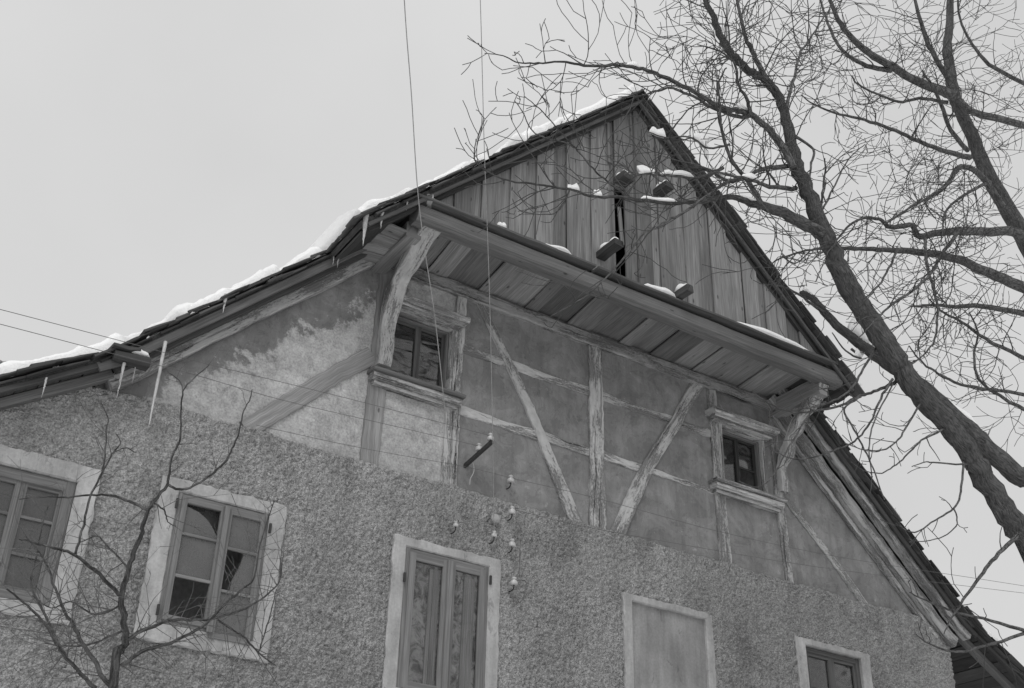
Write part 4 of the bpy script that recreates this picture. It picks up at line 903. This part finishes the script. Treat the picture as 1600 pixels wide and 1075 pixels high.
# second tree: its trunk stands just outside the frame on the right, limbs reach in
U = Tree('bare_tree', (13.0, -2.4, GROUND), 'bare tree at the right edge whose limbs and fine twigs fill the upper right sky', 17, 'bark', 'twig')
st = U.branch([(1670, 520, 36), (1615, 400, 31), (1570, 320, 27), (1537, 258, 24), (1521, 217, 22), (1502, 176, 20), (1490, 144, 20), (1483, 103, 18), (1480, 72, 15), (1484, 30, 13), (1486, -40, 10), (1490, -140, 6)], -2.6, -3.2, 'trunk',
     extra=[(13.0, -2.4, GROUND - 0.2, 0.3), (12.9, -2.45, 2.0, 0.24), (12.3, -2.5, 4.6, 0.19)])
ur = [
    ([(1490, 150, 17), (1461, 138, 15), (1423, 122, 14), (1392, 103, 13), (1360, 84, 12), (1331, 59, 10), (1310, 30, 8), (1285, -30, 5)], -3.1, -3.4),
    ([(1392, 110, 10), (1354, 103, 8), (1319, 81, 6), (1300, 53, 5), (1285, 10, 4), (1270, -40, 3)], -3.2, -2.8),
    ([(1481, 122, 10), (1458, 84, 9), (1445, 53, 8), (1432, 10, 6), (1420, -40, 4)], -3.1, -3.5),
    ([(1515, 246, 11), (1477, 236, 8.5), (1442, 223, 7.5), (1398, 204, 6.5), (1350, 187, 5), (1303, 176, 4), (1271, 163, 2.8), (1252, 148, 1.6)], -3.0, -3.3),
    ([(1512, 235, 9), (1486, 204, 7.5), (1471, 166, 7), (1460, 140, 5), (1440, 110, 3)], -3.0, -3.5),
    ([(1480, 160, 7), (1436, 154, 5.5), (1404, 159, 5), (1373, 148, 4), (1341, 132, 3.4), (1331, 118, 2)], -3.0, -2.7),
    ([(1680, 215, 13), (1534, 179, 12), (1512, 168, 10), (1496, 152, 9)], -3.2, -3.05),
    ([(1640, 470, 22), (1590, 445, 19), (1534, 422, 16), (1493, 404, 14), (1445, 395, 12), (1392, 390, 9), (1344, 389, 7), (1303, 387, 5.5), (1268, 390, 4), (1227, 401, 3), (1205, 412, 2)], -2.6, -4.1),
    ([(1630, 450, 18), (1600, 370, 17), (1534, 362, 15), (1471, 363, 12), (1436, 370, 11), (1425, 352, 9), (1392, 355, 8), (1376, 344, 6), (1354, 340, 4.6), (1328, 351, 4), (1303, 382, 3), (1290, 400, 2)], -2.6, -3.9),
    ([(1575, 335, 12), (1534, 276, 11), (1502, 261, 10), (1486, 280, 8), (1471, 296, 7), (1439, 315, 5), (1407, 334, 3.6), (1382, 350, 2.4)], -2.8, -3.6),
    ([(1548, 285, 8), (1534, 290, 6), (1505, 306, 5), (1477, 331, 4), (1474, 356, 3), (1470, 380, 2)], -2.8, -3.4),
    ([(1600, 490, 11), (1534, 478, 9), (1493, 479, 7), (1461, 477, 5), (1423, 479, 3)], -2.6, -3.2),
    ([(1445, 373, 6), (1448, 414, 5.4), (1458, 449, 5), (1464, 477, 4.4), (1464, 515, 4), (1455, 540, 3.2), (1429, 566, 2.4), (1400, 580, 1.6)], -3.3, -3.6),
    ([(1496, 364, 7), (1471, 398, 6), (1458, 423, 5.4), (1429, 452, 5), (1392, 477, 4), (1366, 502, 3), (1340, 530, 2)], -3.1, -4.0),
    ([(1401, 392, 5), (1385, 427, 4), (1366, 455, 3), (1350, 470, 2)], -3.5, -3.8),
    ([(1600, 560, 8), (1540, 530, 6), (1505, 505, 5), (1470, 485, 3.6), (1450, 465, 2)], -2.7, -3.2),
    ([(1600, 640, 7), (1536, 600, 5), (1522, 560, 4.4), (1528, 520, 3.6), (1515, 490, 2.4)], -2.7, -3.0),
    ([(1620, 620, 7), (1560, 610, 6), (1500, 600, 5), (1460, 580, 4), (1435, 560, 3), (1420, 540, 2)], -2.7, -3.1),
    ([(1680, 170, 9), (1560, 110, 7), (1520, 70, 5), (1500, 30, 4), (1495, -20, 3)], -2.9, -2.7)]
us = [U.branch(p, a, c) for p, a, c in ur]
U.twigs([us[k] for k in (0, 1, 2, 3, 4, 5, 6, 18)], 6.2, (0.3, 1.0), 2, 0.13, 0.06, (0.0045, 0.0085))
U.twigs([st], 6.5, (0.4, 1.2), 2, 0.12, 0.085, (0.005, 0.009))
U.twigs([us[k] for k in (7, 8, 9, 10, 11, 12, 13, 14, 15, 16, 17)], 5.0, (0.25, 0.95), 2, 0.04, 0.05, (0.0042, 0.008))
U.done()
# young fruit tree in front of the lower left windows
F = Tree('fruit_tree', (1.3, -5.2, GROUND), 'small bare fruit tree in front of the lower left windows', 29, 'sbark', 'stwig')
ft = F.branch([(176, 1075, 15), (186, 1022, 13), (194, 1000, 11.5), (191, 934, 9), (201, 890, 8), (217, 842, 7), (232, 795, 6), (245, 778, 5.2), (262, 757, 4.6)], -5.2, -5.2, 'trunk', extra=[(1.3, -5.2, GROUND - 0.1, 0.045), (1.32, -5.2, -0.3, 0.036)])
fr = [
    ([(262, 757, 4.4), (264, 744, 4), (270, 709, 3.4), (281, 688, 3.2), (283, 646, 2.8), (286, 611, 2.5), (305, 589, 2), (327, 570, 1.5)], -5.2, -5.1),
    ([(286, 611, 2), (282, 598, 1.8), (262, 580, 1.3)], -5.1, -5.1),
    ([(262, 757, 4.2), (280, 765, 4), (308, 757, 3.8), (334, 738, 3.6), (352, 722, 3.4), (363, 700, 3), (372, 680, 2.6), (381, 642, 2.2), (390, 625, 1.8), (394, 609, 1.3)], -5.2, -5.4),
    ([(231, 797, 5), (207, 785, 4.4), (179, 776, 4), (144, 773, 3.4), (106, 777, 2.6), (70, 776, 2), (30, 780, 1.4)], -5.2, -4.8),
    ([(190, 932, 7), (156, 899, 6), (118, 868, 5), (87, 857, 4.4), (60, 850, 3), (30, 842, 2)], -5.2, -5.5),
    ([(118, 867, 4.4), (128, 830, 4), (141, 776, 3.6), (156, 747, 3.2), (163, 720, 2.8), (166, 674, 2.4), (169, 655, 2), (158, 630, 1.3)], -5.4, -5.2),
    ([(157, 746, 3), (175, 709, 2.6), (188, 693, 2), (182, 678, 1.4)], -5.25, -5.0),
    ([(175, 709, 2), (195, 700, 1.6), (212, 707, 1.2)], -5.2, -5.1),
    ([(195, 1003, 7), (232, 981, 6), (270, 969, 5), (315, 969, 4.4), (353, 962, 3.8), (390, 947, 3.2), (419, 928, 2.8), (438, 905, 2.2), (440, 880, 1.4)], -5.2, -4.9),
    ([(190, 1040, 7), (220, 1019, 6), (277, 1000, 5), (321, 975, 4.4), (353, 943, 3.6), (378, 921, 3), (397, 902, 2.4), (406, 852, 2), (419, 811, 1.7), (428, 782, 1.2)], -5.2, -5.3),
    ([(340, 968, 4), (378, 994, 3.4), (403, 1019, 2.8), (430, 1040, 2)], -5.1, -5.0),
    ([(176, 1075, 8), (131, 1010, 6.5), (115, 978, 5.4), (93, 937, 4.6), (77, 893, 3.6), (60, 860, 2.6), (40, 840, 1.6)], -5.2, -5.0),
    ([(150, 1075, 7), (110, 1035, 6), (87, 1004, 5), (68, 972, 4.4), (43, 947, 3.6), (10, 920, 2.6)], -5.2, -5.4),
    ([(100, 1025, 4.6), (70, 960, 4), (49, 915, 3.4), (55, 877, 2.6), (66, 820, 1.8), (75, 790, 1.2)], -5.2, -4.9),
    ([(202, 890, 3.4), (165, 850, 2.8), (150, 838, 2.2), (120, 850, 1.4)], -5.2, -5.0),
    ([(190, 945, 3.4), (150, 960, 2.8), (110, 940, 2.2), (80, 950, 1.6), (50, 930, 1.1)], -5.2, -5.0),
    ([(192, 985, 4), (160, 1000, 3.2), (120, 1010, 2.6), (70, 1005, 2)], -5.2, -4.9),
    ([(240, 785, 3), (258, 800, 2.6), (262, 815, 1.8), (275, 822, 1.2)], -5.2, -5.0),
    ([(404, 1018, 2.6), (415, 985, 2.2), (425, 950, 1.8), (432, 920, 1.2)], -5.0, -5.1)]
fb = [F.branch(p, a, c, wob=0.003) for p, a, c in fr]
F.twigs(fb[:8], 8.0, (0.05, 0.18), 1, 0.1, rtw=(0.0018, 0.003), fade=0.003)
F.twigs(fb[8:], 40.0, (0.08, 0.36), 2, 0.12, rtw=(0.0017, 0.0032), fade=0.004)
F.done()

# snow caught on the limbs of the big trees
b = Bag(); k = 0
def on_limb(path, t0, t1, h=0.05, wf=1.6):
    """one smooth ridge of snow following the limb"""
    global k
    P3, R_ = path; n = len(P3); f0, f1 = t0 * (n - 1), t1 * (n - 1); k += 1; r = random.Random(k * 7); ph = r.uniform(0, 6); m, q = 12, 8; base = len(b.v)
    for i in range(m):
        t = i / (m - 1); f = min(f0 + (f1 - f0) * t, n - 1.001); a = int(f); p = P3[a].lerp(P3[a + 1], f - a); rr = R_[a]
        d = (P3[a + 1] - P3[a]).normalized(); sd = d.cross(Vector((0, 0, 1))).normalized(); up = sd.cross(d)
        env = max(0.03, 1 - abs(2 * t - 1) ** 3) ** 0.5 * (1 + 0.25 * math.sin(ph + 7 * t) + r.uniform(-0.08, 0.08))
        for c in range(q):
            an = math.pi * c / (q - 1); b.v.append(p + sd * (math.cos(an) * max(0.018, rr * wf * 0.5) * min(1, env * 1.2)) + up * (rr * 0.55 + math.sin(an) * (h * env + 0.004)))
    for i in range(m - 1):
        for c in range(q - 1): z = base + i * q + c; b.f.append((z, z + 1, z + q + 1, z + q))
        b.f.append((base + i * q + q - 1, base + i * q, base + (i + 1) * q, base + (i + 1) * q + q - 1))
on_limb(L1, 0.05, 0.26, 0.05); on_limb(L1, 0.44, 0.50, 0.04, 3); on_limb(L1, 0.58, 0.60, 0.07, 4); on_limb(sub[13], 0.2, 0.42, 0.06, 4); on_limb(sub[13], 0.46, 0.62, 0.08, 4); on_limb(sub[14], 0.25, 0.5, 0.09, 6); on_limb(sub[14], 0.75, 0.95, 0.09, 6); on_limb(L1, 0.64, 0.67, 0.06, 4)
on_limb(L2, 0.2, 0.26, 0.07, 3); on_limb(L2, 0.55, 0.6, 0.05, 2); on_limb(sub[4], 0.4, 0.6, 0.05, 2.4); on_limb(sub[3], 0.6, 0.8, 0.04)
P2 = T.paths[1]; on_limb(P2, 0.66, 0.72, 0.2, 2.6); on_limb(P2, 0.73, 0.78, 0.26, 3.0); on_limb(P2, 0.33, 0.5, 0.1, 1.5); on_limb(P2, 0.93, 0.98, 0.05, 2)
on_limb(us[0], 0.3, 0.38, 0.05); on_limb(st, 0.5, 0.52, 0.05); on_limb(sub[28], 0.2, 0.5, 0.07, 3)
o = b.build('snow_on_branches', 'snow', None, True); tag(o, 'snow clumps resting on the limbs of the bare trees', 'snow', kind='stuff')
